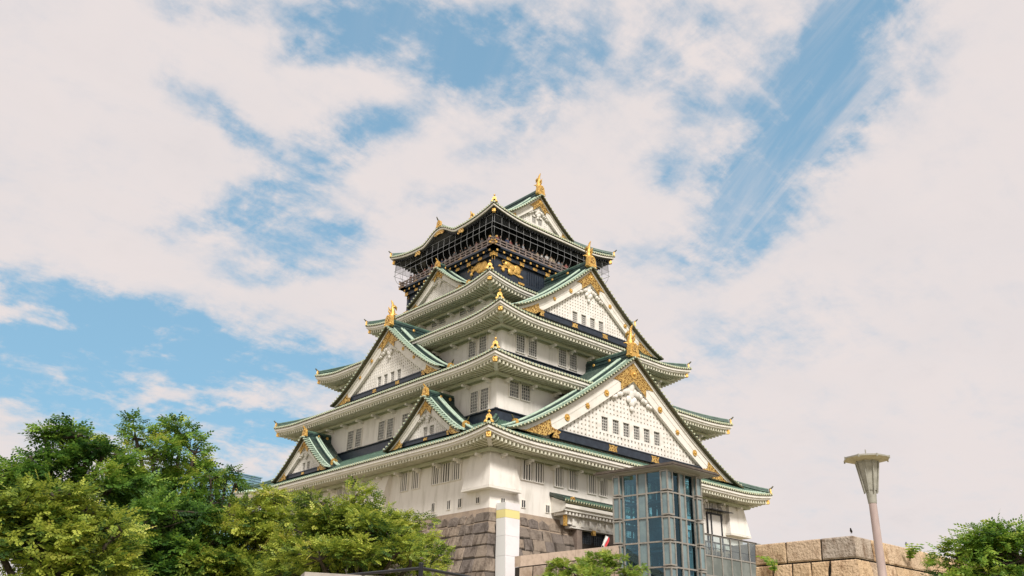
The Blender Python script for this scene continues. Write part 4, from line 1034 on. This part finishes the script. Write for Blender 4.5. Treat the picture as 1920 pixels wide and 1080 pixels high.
m.prism([(10.6, yd, 17.02), (13.9, yd, 17.02), (13.9, yd-1.0, 16.92), (10.6, yd-1.0, 16.92)], (0, 0, .06), 0)
m.build('castle_doorway', [IRON, WHITEC], T)

# ------------------------------------------------------------------ lamp post
lp = at_dist(1655, 1080, 20.0); lx, ly = float(lp[0]), float(lp[1])
LA = thing('street_lamp', (lx, ly, 0), 'tall street lamp with a fluted tapering grey head and wide flat hexagonal cap', 'street lamp')
zc = lambda y: float(at_dist(1640, y, 20.0)[2])
zb_, zn, zs_, zt_ = zc(942), zc(925), zc(918), zc(866)
m = MB(); m.tube([(lx, ly, 0), (lx, ly, 1.2), (lx, ly, zb_)], [.105, .10, .078], 14); m.build('post', POLE, LA)
m = MB(); m.tube([(lx, ly, zb_-.02), (lx, ly, zn-.04), (lx, ly, zs_)], [.085, .10, .105], 14); m.build('collar', LAMPP, LA)
m = MB(); ns = 8
for i in range(ns):
    a0 = 2*math.pi*i/ns+.2; a1 = 2*math.pi*(i+1)/ns+.2
    r0_, r1_ = .118, .225
    q = [(lx+r0_*math.cos(a0), ly+r0_*math.sin(a0), zs_-.02), (lx+r0_*math.cos(a1), ly+r0_*math.sin(a1), zs_-.02), (lx+r1_*math.cos(a1), ly+r1_*math.sin(a1), zt_), (lx+r1_*math.cos(a0), ly+r1_*math.sin(a0), zt_)]
    m.poly(q, 0)
    m.tube([(lx+(r0_+.012)*math.cos(a0), ly+(r0_+.012)*math.sin(a0), zs_-.07), (lx+(r1_+.012)*math.cos(a0), ly+(r1_+.012)*math.sin(a0), zt_)], .016, 6, 1)
for z, r in ((zs_, .125), (zt_-.01, .232)): m.tube([(lx, ly, z-.02), (lx, ly, z+.02)], r, 8, 1)
m.build('lamp_shade', [mat('lamp_panel', (.41, .40, .345), (.33, .32, .27), .45, scale=10), LAMPP], LA)
m = MB(); R1 = .475
hexo = [(math.cos(a), math.sin(a)) for a in np.linspace(0, 2*math.pi, 9)[:-1]+.15]
n0 = m.add([(lx+R1*x, ly+R1*y, zt_+.055) for x, y in hexo]); n1 = m.add([(lx+R1*x, ly+R1*y, zt_+.085) for x, y in hexo]); n2 = m.add([(lx, ly, zt_+.19)]); n3 = m.add([(lx+.2*x, ly+.2*y, zt_+.0) for x, y in hexo])
for i in range(8):
    j = (i+1) % 8
    m.face((n0+i, n0+j, n1+j, n1+i), 0); m.face((n1+i, n1+j, n2), 0); m.face((n3+i, n3+j, n0+j, n0+i), 1)
    x, y = hexo[i]; m.box((lx+R1*x*.985, ly+R1*y*.985, zt_+.06), (.012, .012, .032), 0)
m.tube([(lx, ly, zt_+.17), (lx, ly, zt_+.27)], .012, 6, 0)
m.build('lamp_cap', [LAMPP, LAMPU], LA)

# ------------------------------------------------------------------ railing and low wall close to the camera
lw0 = at_dist(575, 1073, 14.0); lw1 = at_dist(742, 1075.5, 14.2)
LW = MB(); tz = float(lw0[2]); d = lw1-lw0; d[2] = 0; d /= np.linalg.norm(d); nn = np.array((-d[1], d[0], 0))
a = np.array((lw0[0], lw0[1], 0)); b = np.array((lw1[0], lw1[1], 0))
LW.prism([a, b, b+nn*.5, a+nn*.5], (0, 0, tz-.12), 0); LW.prism([a-nn*.03-d*.03, b-nn*.03+d*.03, b+nn*.53+d*.03, a+nn*.53-d*.03], (0, 0, .12), 1)
LW.v = LW.v[:8]+[(x, y, z+tz-.118) for x, y, z in LW.v[8:]]
tag(LW.build('retaining_wall', [CONC, CONC]), 'low pale concrete retaining wall in front of the yellow-green bush', 'wall')
RA = None
pp = at_dist(790, 1057, 13.0); px0, py0, pz0 = map(float, pp)
RA = thing('handrail', (px0, py0, 0), 'black metal handrail bending at its post below the yellow-green bush', 'railing')
m = MB(); m.tube([(px0, py0, 0), (px0, py0, pz0)], .032, 10); m.ball((px0, py0, pz0), (.036, .036, .02)); m.build('post', IRON, RA)
m = MB()
c0 = np.array((px0, py0, pz0-.06))
e1 = at_dist(640, 1096, 14.5); e2_ = at_dist(960, 1097, 15.0)
for e in (e1, e2_):
    e = np.array((e[0], e[1], c0[2])); dd = (e-c0)/np.linalg.norm(e-c0)
    m.tube([c0, c0+dd*4.5], .022, 8); m.tube([c0-ZZ*.45, c0+dd*4.5-ZZ*.45], .018, 8)
m.build('rail', IRON, RA)
for e in (e1, e2_):
    e = np.array((e[0], e[1], c0[2])); dd = (e-c0)/np.linalg.norm(e-c0); q = c0+dd*4.5
    m = MB(); m.tube([(q[0], q[1], 0), (q[0], q[1], q[2]+.04)], .03, 8); m.build('post', IRON, RA)

# ------------------------------------------------------------------ flag by the gate
fp = on_y(1127, 1028, -24.3); ft_ = on_y(1136.5, 1003, -24.3)
FG = thing('flag', (float(fp[0]), -24.3, float(fp[2])), 'small white and red flag hanging from a slanting pole by the gate', 'flag')
m = MB(); dvec = ft_-fp; m.tube([fp-dvec*1.2, ft_], .022, 6); m.build('pole', STEEL, FG)
m = MB(); base = ft_-dvec*.06; dn = np.array((.12, -.02, -1.0)); 
rowsf = []
for i in range(7):
    s_ = i/6; p0 = ft_-dvec*(.06+.70*s_); p1 = p0+np.array((.42*(1-.15*s_), -.05*math.sin(6*s_), -.10-.18*s_))*(1-.0*s_)
    rowsf.append([p0+(p1-p0)*t+np.array((0, .05*math.sin(9*t+3*s_), 0)) for t in np.linspace(0, 1, 7)])
m.grid(rowsf, 0)
for i, fc in enumerate(m.f): m.m[i] = 1 if i % 6 >= 4 else 0
m.build('cloth', [WHITEC, REDC], FG)

# ------------------------------------------------------------------ office block far away on the left
q0 = at_dist(330, 862, 560.0); q1 = at_dist(490, 897, 640.0); zt = float(at_dist(413, 881, 600)[2])
OB = thing('office_block', (float(q0[0]), float(q0[1]), 0), 'distant pale blue glass office block half hidden by the left trees', 'building')
# roof edge kept level: solve the bearing of the right-hand corner at that height
dR = ray(490, 897); kR = (zt-CAM[2])/dR[2]; pR = CAM+dR*kR
dL = ray(413, 881); kL = (zt-CAM[2])/dL[2]; pL = CAM+dL*kL
dd = (pR-pL); dd[2] = 0; ln = np.linalg.norm(dd); dd /= ln; nb_ = np.array((-dd[1], dd[0], 0)); nb_ = nb_ if nb_@(pL-CAM) > 0 else -nb_
A = np.array((pR[0], pR[1], 0))-dd*ln*1.75; Bp = np.array((pR[0], pR[1], 0))
def curtain():
    m_ = mat('curtain_wall', (.20, .36, .46), (.27, .43, .53), .25, scale=.02, lo=.3, hi=.7, spec=.6); return m_
m = MB(); m.prism([A, Bp, Bp+nb_*60, A+nb_*60], (0, 0, zt)); m.build('facade', curtain(), OB)
m = MB(); z = zt-1.2; dr = np.linalg.norm(pR-CAM)
step = 4.6/FPX*dr
while z > zt-40*step*.5:
    m.box((A+Bp)/2+ZZ*z, (np.linalg.norm(Bp-A)/2, .3, step*.07), 0, (dd, nb_, ZZ)); z -= step
m.build('floor_lines', mat('facade_line', (.08, .15, .21), rough=.4), OB)
m = MB()
for i in range(60):
    p = A+dd*(i+.5)*np.linalg.norm(Bp-A)/60; m.box(p+ZZ*(zt-20*step*.5), (step*.035, .2, 10*step), 0, (dd, nb_, ZZ))
m.build('mullions', mat('facade_mullion', (.13, .23, .31), rough=.4), OB)
m = MB(); m.prism([A-nb_*.6, Bp-nb_*.6+dd*.6, Bp+nb_*60.6+dd*.6, A+nb_*60.6], (0, 0, step*.35)); m.v = [(x, y, z+zt) for x, y, z in m.v]; m.build('roof_parapet', mat('facade_cap', (.16, .30, .40), rough=.4), OB)

# ------------------------------------------------------------------ trees
def spray(n_leaf=7, ln=1.0, wd=.30):
    V = []; F_ = []
    for i in range(n_leaf):
        t = .15+.85*i/(n_leaf-1); sg = (-1)**i
        base = np.array((t*ln, 0, -.10*t*t*ln)); a = rad(58 if i < n_leaf-1 else 0)*sg
        dr_ = np.array((math.cos(a), math.sin(a), -.22)); sd_ = np.array((-math.sin(a), math.cos(a), .1*sg))
        l = .42*ln*(1-.25*t); wv_ = l*wd
        k_ = len(V); V += [base, base+dr_*l*.45+sd_*wv_, base+dr_*l, base+dr_*l*.45-sd_*wv_]; F_.append((k_, k_+1, k_+2, k_+3))
    return np.array(V), np.array(F_)
def tree(name, base, blobs, n, size, lm, label, cat, seed, group=None, tmean=.4, tsd=.2, trunk_r=.22, clump=.9, fill=.25, tw=.34):
    r = np.random.default_rng(seed); base = np.array(base, float)
    root = thing(name, tuple(base), label, cat, group)
    vols = np.array([b[1][0]*b[1][1] for b in blobs]); vols = vols/vols.sum()
    C, A = [], []; limbs = []
    nc_tot = max(14, n//42)
    for (c, rr), fr_ in zip(blobs, vols):
        c = np.array(c, float); rr = np.array(rr, float); nc = max(5, int(nc_tot*fr_))
        for i in range(nc):
            d = r.normal(size=3); d /= np.linalg.norm(d)
            if d[2] < -.35: d[2] *= -.6
            rad_ = r.uniform(.55, 1.03) if r.random() > fill else r.uniform(.1, .6)
            cc_ = c+d*rr*rad_; limbs.append((c, cc_)); ns_ = max(8, int(n*fr_/nc)); cs = clump*r.uniform(.55, 1.25); tn = r.normal(tmean, tsd*.6)
            for j in range(ns_):
                q = r.normal(size=3); q /= np.linalg.norm(q); q[2] = q[2]*.75+.12
                pos = cc_+q*cs*np.array((1, 1, .62))*r.uniform(.35, 1.0)**.6
                o = pos-c; o[2] *= .4; o = o/(np.linalg.norm(o)+1e-6)+r.normal(size=3)*.55+q*.5
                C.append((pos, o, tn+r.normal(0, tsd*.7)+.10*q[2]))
    SV, SF = spray(wd=tw)
    NS = len(C); pos = np.array([c[0] for c in C]); od = np.array([c[1] for c in C]); tn = np.array([c[2] for c in C])
    od[:, 2] = np.clip(od[:, 2], -.7, .6); od /= np.linalg.norm(od, axis=1, keepdims=True)
    up = np.tile((0., 0., 1.), (NS, 1))+r.normal(size=(NS, 3))*.45
    sd_ = np.cross(up, od); sd_ /= np.linalg.norm(sd_, axis=1, keepdims=True); up = np.cross(od, sd_)
    sz = size*r.uniform(.65, 1.25, NS)
    V = pos[:, None, :]+sz[:, None, None]*(SV[None, :, 0:1]*od[:, None, :]+SV[None, :, 1:2]*sd_[:, None, :]+SV[None, :, 2:3]*up[:, None, :])
    V = V.reshape(-1, 3); nf = len(SF); Fq = (SF[None]+(np.arange(NS)*len(SV))[:, None, None]).reshape(-1, 4)
    me = bpy.data.meshes.new('crown'); me.vertices.add(len(V)); me.vertices.foreach_set('co', V.ravel())
    me.loops.add(Fq.size); me.loops.foreach_set('vertex_index', Fq.ravel().astype(np.int32)); me.polygons.add(len(Fq)); me.polygons.foreach_set('loop_start', np.arange(0, Fq.size, 4, dtype=np.int32))
    me.update(calc_edges=True)
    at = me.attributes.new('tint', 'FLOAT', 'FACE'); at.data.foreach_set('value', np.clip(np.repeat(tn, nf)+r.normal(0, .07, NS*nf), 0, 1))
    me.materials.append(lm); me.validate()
    o = bpy.data.objects.new('crown', me); COL.objects.link(o); o.parent = root; o.matrix_parent_inverse = Matrix.Translation(-Vector(tuple(base)))
    tm = MB(); cs_ = np.array([b[0] for b in blobs]); ctr = cs_.mean(axis=0); zmin = min(b[0][2]-b[1][2] for b in blobs); fork = np.array((base[0]*.5+ctr[0]*.5, base[1]*.5+ctr[1]*.5, max(base[2]+.4, zmin*.75+ctr[2]*.25)))
    tm.tube([base, base*.6+fork*.4+np.array((.06, -.05, 0)), fork], [trunk_r*1.25, trunk_r, trunk_r*.8], 9)
    for c, rr in blobs:
        c = np.array(c, float); mid = (fork+c)/2+np.array((.1, .1, -.2)); tm.tube([fork, mid, c], [trunk_r*.62, trunk_r*.45, trunk_r*.3], 7)
    for (c, e) in limbs:
        if r.random() < .8: tm.tube([c, (c+e)/2+r.normal(size=3)*.15, e], [trunk_r*.26, trunk_r*.16, trunk_r*.06], 5, 0, False)
    tm.build('trunk', BARK, root)
    return root
def bl(x, y, D, rx, ry, dd_=None):                  # crown lobe from its bearing, distance and apparent half extents
    c = at_dist(x, y, D); k = np.linalg.norm(c-CAM)/FPX
    return (c, (rx*k, (dd_ or rx)*k, ry*k))
def foot(x, D): p = at_dist(x, 1080, D); return (float(p[0]), float(p[1]), 0.0)
tree('broadleaf_tree', foot(140, 46), [bl(55, 858, 46, 24, 30), bl(85, 822, 46, 26, 22), bl(150, 818, 46, 40, 26), bl(195, 848, 46, 34, 30), bl(160, 866, 46, 40, 30), bl(85, 890, 46, 46, 26), bl(15, 885, 45, 40, 34), bl(195, 920, 46, 80, 50), bl(40, 940, 46, 80, 46), bl(100, 990, 46, 110, 50)], 6000, .50, LEAFG,
     'tall dark green tree at the far left with a bare fork showing sky', 'tree', 1, 'leafy trees left of the castle', .30, .22, .28, .50, .10)
tree('broadleaf_tree', foot(330, 50), [bl(340, 815, 50, 36, 26), bl(255, 822, 50, 34, 30), bl(365, 850, 50, 26, 34), bl(285, 860, 50, 60, 44), bl(350, 895, 50, 50, 46), bl(260, 925, 50, 90, 50), bl(300, 1000, 50, 110, 70), bl(200, 1010, 50, 110, 60), bl(380, 970, 50, 70, 60)], 6500, .50, LEAFG,
     'green tree with two rounded tops, nearest the blue office block', 'tree', 2, 'leafy trees left of the castle', .42, .26, .28, .55, .12)
tree('broadleaf_tree', foot(400, 48), [bl(425, 893, 48, 20, 12), bl(440, 908, 48, 18, 7), bl(395, 900, 48, 24, 22), bl(398, 945, 48, 34, 24), bl(370, 985, 48, 52, 40), bl(395, 1050, 48, 70, 50)], 1300, .46, LEAFG,
     'small leaning tree whose twigs cross the blue office block', 'tree', 3, 'leafy trees left of the castle', .38, .24, .18, .45, .18)
tree('broadleaf_tree', foot(90, 33), [bl(40, 960, 33, 70, 40), bl(110, 935, 33, 50, 34), bl(160, 965, 33, 50, 38), bl(210, 1010, 33, 60, 46), bl(60, 1040, 33, 100, 50), bl(160, 1070, 33, 90, 50), bl(-20, 1000, 33, 60, 60), bl(60, 1130, 33, 130, 50), bl(80, 995, 33, 80, 40)], 7500, .38, LEAFY,
     'bright yellow-green spreading tree in the bottom left corner', 'tree', 4, 'leafy trees left of the castle', .34, .24, .24, .58, .1)
tree('broadleaf_tree', foot(280, 40), [bl(270, 990, 40, 80, 56), bl(330, 960, 40, 54, 46), bl(230, 1080, 40, 90, 50), bl(340, 1060, 40, 80, 60), bl(310, 1140, 40, 150, 50), bl(250, 1035, 40, 90, 50), bl(390, 1020, 40, 50, 50)], 6000, .46, LEAFG,
     'dark green dense tree between the yellow-green tree and the bush', 'tree', 5, 'leafy trees left of the castle', .20, .17, .24, .66, .15)
tree('broadleaf_tree', foot(470, 40), [bl(515, 940, 40, 40, 20), bl(460, 968, 40, 52, 34), bl(425, 1015, 40, 56, 44), bl(500, 1020, 40, 70, 50), bl(450, 1080, 40, 100, 50), bl(500, 1140, 40, 120, 50), bl(520, 985, 40, 50, 36), bl(390, 1060, 40, 60, 50)], 6500, .40, LEAFY,
     'yellow-green tree under the left end of the lowest eave', 'tree', 6, 'leafy trees left of the castle', .38, .25, .2, .52, .12)
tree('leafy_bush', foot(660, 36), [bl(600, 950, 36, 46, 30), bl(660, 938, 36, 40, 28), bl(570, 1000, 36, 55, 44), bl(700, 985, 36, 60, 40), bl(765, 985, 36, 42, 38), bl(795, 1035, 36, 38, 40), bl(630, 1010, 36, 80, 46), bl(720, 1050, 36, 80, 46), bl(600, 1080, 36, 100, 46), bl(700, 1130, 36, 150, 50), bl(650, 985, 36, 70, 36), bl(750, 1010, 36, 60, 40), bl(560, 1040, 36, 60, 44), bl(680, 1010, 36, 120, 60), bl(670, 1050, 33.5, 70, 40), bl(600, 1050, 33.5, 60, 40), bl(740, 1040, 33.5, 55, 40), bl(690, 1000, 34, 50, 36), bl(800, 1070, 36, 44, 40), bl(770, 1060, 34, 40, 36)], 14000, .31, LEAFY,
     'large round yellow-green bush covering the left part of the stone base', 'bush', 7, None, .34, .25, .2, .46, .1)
tree('broadleaf_tree', foot(1860, 30), [bl(1845, 1018, 30, 44, 24), bl(1900, 1014, 30, 44, 24), bl(1795, 1045, 30, 34, 26), bl(1850, 1045, 30, 60, 36), bl(1920, 1050, 30, 60, 46), bl(1810, 1085, 30, 50, 40), bl(1890, 1110, 30, 100, 40)], 4000, .29, LEAFG,
     'feathery green tree at the bottom right beside the bastion', 'tree', 8, None, .46, .24, .2, .44, .1)
tree('shrub', foot(1110, 52), [bl(1070, 1068, 52, 44, 20), bl(1110, 1062, 52, 34, 20), bl(1145, 1060, 52, 36, 22), bl(1185, 1068, 52, 28, 20), bl(1110, 1095, 52, 95, 26)], 3800, .24, LEAFL,
     'light green small-leaved shrub in front of the glass lift tower', 'shrub', 9, None, .45, .25, .10, .36, .15, .46)
def weed(loc, hgt, label, seed, n=9, lean=(0, 0), cat='plant', name='weed'):
    r = random.Random(seed); root = thing(name, tuple(loc), label, cat); m = MB(); loc = np.array(loc, float)
    for i in range(n):
        a = r.uniform(0, 6.28); l = hgt*r.uniform(.55, 1.0); t = np.array((math.cos(a)*.55+lean[0], math.sin(a)*.55+lean[1], 0))
        pts = [loc+t*l*s_**1.6*.8+ZZ*l*(s_-.35*s_*s_) for s_ in np.linspace(0, 1, 6)]
        sdv = np.array((-math.sin(a), math.cos(a), 0))
        m.grid([[p-sdv*w_*l, p+sdv*w_*l] for p, w_ in zip(pts, (.02, .03, .03, .025, .018, .002))], 0, False)
        for j in range(1, 6):
            for sg in (-1, 1):
                p = pts[j]; m.poly([p, p+sdv*sg*l*.10+ZZ*.03*l+t*.04*l, p+sdv*sg*l*.22-ZZ*.02*l+t*.10*l, p+sdv*sg*l*.09-ZZ*.05*l+t*.10*l], 0)
    m.t = [r.uniform(.15, .9) for _ in m.t]
    m.build('foliage', LEAFG, root); return root
for x, y, h, sd_, lb in ((1085, 1058, .75, 21, 'left one of the ferns showing above the light green shrub'), (1102, 1052, .85, 22, 'middle one of the ferns showing above the light green shrub'), (1133, 1050, .95, 23, 'fern nearest the glass lift tower above the light green shrub')):
    weed(at_dist(x, y, 56), h, lb, sd_, 9, (0, 0), 'fern', 'fern')
w0 = on_x(1457, 1075, bX-.05-e2(5.2)); weed(w0-np.array((.16, 0, 0)), 1.15, 'tall weed growing from the left face of the granite bastion', 31, 7, (-.35, 0))
for i, (x, y, h, lb) in enumerate(((1700, 1052, .95, 'green creeper on the granite bastion just right of the lamp post'), (1738, 1060, .8, 'weed sprouting from the bastion joint near the right tree'))):
    p = on_y(x, y, bY-.05-e2(5.8)); weed(p-np.array((0, .14, 0)), h, lb, 33+2*i, 9, (0, -.35))

# ------------------------------------------------------------------ birds on the bastion
def bird(loc, hd, s, m_, label):
    root = thing('bird', tuple(loc), label, 'bird'); d_ = np.array((math.cos(hd), math.sin(hd), 0)); sd_ = np.array((-d_[1], d_[0], 0)); loc = np.array(loc, float)
    q = lambda a, c, e=0: loc+s*(a*d_+c*ZZ+e*sd_)
    m = MB(); m.tube([q(-.24, .10), q(-.15, .13), q(-.04, .17), q(.06, .22), q(.11, .28), q(.135, .33), q(.17, .335), q(.225, .325)], [s*x for x in (.012, .04, .075, .075, .048, .046, .03, .004)], 9, 0, True, sd_)
    m.build('body', m_, root)
    m = MB()
    for e in (-.03, .03): m.tube([q(0, .12, e), q(.015, .0, e)], s*.008, 5)
    m.build('leg', IRON, root)
bird((bX+.12, float(on_x(1594, 1003, bX)[1]), bz_+.05), rad(200), .62, mat('black_feather', (.015, .015, .018), rough=.5), 'small black bird perched near the corner of the granite bastion')
p = on_y(1706, 1033, bY); bird((float(p[0]), bY+.12, bz_+.05), rad(20), .62, mat('grey_feather', (.10, .10, .15), (.05, .05, .08), .5, scale=12), 'grey pigeon perched on the bastion right of the lamp post')

# ------------------------------------------------------------------ visitors on the balcony
def person_mesh():
    me = bpy.data.meshes.new('person_skeleton')
    J = [(0, 0, .95), (0, 0, 1.15), (0, .0, 1.38), (0, .01, 1.50), (0, .02, 1.60), (0, .0, 1.70), (.19, 0, 1.40), (.24, .04, 1.14), (.19, .24, 1.06), (-.19, 0, 1.40), (-.24, .04, 1.14), (-.19, .24, 1.06), (.10, 0, .90), (.11, .02, .50), (.11, 0, .07), (.11, .14, .03), (-.10, 0, .90), (-.11, .02, .50), (-.11, 0, .07), (-.11, .14, .03), (.19, .30, 1.05), (-.19, .30, 1.05)]
    Ed = [(0, 1), (1, 2), (2, 3), (3, 4), (4, 5), (2, 6), (6, 7), (7, 8), (8, 20), (2, 9), (9, 10), (10, 11), (11, 21), (0, 12), (12, 13), (13, 14), (14, 15), (0, 16), (16, 17), (17, 18), (18, 19)]
    rr = [.16, .14, .15, .055, .10, .075, .065, .048, .036, .065, .048, .036, .10, .065, .045, .035, .10, .065, .045, .035, .03, .03]
    me.from_pydata(J, Ed, []); o = bpy.data.objects.new('person_skeleton', me); COL.objects.link(o)
    sk = o.modifiers.new('skin', 'SKIN'); ss = o.modifiers.new('sub', 'SUBSURF'); ss.levels = 1
    for i, v in enumerate(me.skin_vertices[0].data): v.radius = (rr[i], rr[i]*.85); v.use_root = i == 0
    dg_ = bpy.context.evaluated_depsgraph_get(); res = bpy.data.meshes.new_from_object(o.evaluated_get(dg_)); res.name = 'body'
    bpy.data.objects.remove(o); return res
pmesh = person_mesh(); 
SKIN = mat('skin', (.50, .32, .23), rough=.6); HAIR = mat('dark_hair', (.02, .015, .012), rough=.5); TROU = mat('dark_trousers', (.04, .045, .06), rough=.8)
CL = [('white', (.70, .70, .70)), ('pale blue', (.36, .40, .46)), ('red', (.28, .09, .08)), ('black', (.03, .03, .035)), ('pink', (.48, .33, .32)), ('grey', (.24, .24, .25)), ('beige', (.45, .38, .28)), ('navy', (.04, .06, .14))]
CLM = [mat('shirt_'+n_.replace(' ', '_'), c_, rough=.8) for n_, c_ in CL]
for q_ in (SKIN, TROU, CLM[0]): pmesh.materials.append(q_)
for pl in pmesh.polygons:
    z = pl.center.z; x = abs(pl.center.x); y = pl.center.y
    pl.material_index = 0 if z > 1.47 or (y > .16 and .9 < z < 1.2) else (2 if z > .93 else 1); pl.use_smooth = True
hm = MB(); hm.ball((0, -.015, 1.66), (.108, .115, .115), 0, 10, 6); hm.build('hair', HAIR); hobj = bpy.data.objects['hair']; hmesh = hobj.data; bpy.data.objects.remove(hobj)
rp = random.Random(8)
spots = []
x = -7.3
while x < 3.2: spots.append((FR, x)); x += rp.uniform(.40, .95)
y = -7.2
while y < 7.4: spots.append((FL, y)); y += rp.uniform(.5, 1.25)
for i, (F, u) in enumerate(spots):
    ci = rp.randrange(len(CL)); side = 'right' if F is FR else 'left'
    loc = F.p(u, 7.75+rp.uniform(-.12, .05), 42.925)
    root = thing('person', tuple(loc), 'visitor in a %s top behind the %s-hand balcony rail of the black storey' % (CL[ci][0], side), 'person', 'visitors on the %s balcony in %s' % (side, CL[ci][0]))
    root.rotation_euler = (0, 0, math.atan2(F.V[1], F.V[0])-math.pi/2+rp.uniform(-.5, .5)); s_ = rp.uniform(.9, 1.03); root.scale = (s_, s_, s_)
    b = bpy.data.objects.new('body', pmesh); COL.objects.link(b); b.parent = root
    b.material_slots[2].link = 'OBJECT'; b.material_slots[2].material = CLM[ci]
    h = bpy.data.objects.new('hair', hmesh); COL.objects.link(h); h.parent = root
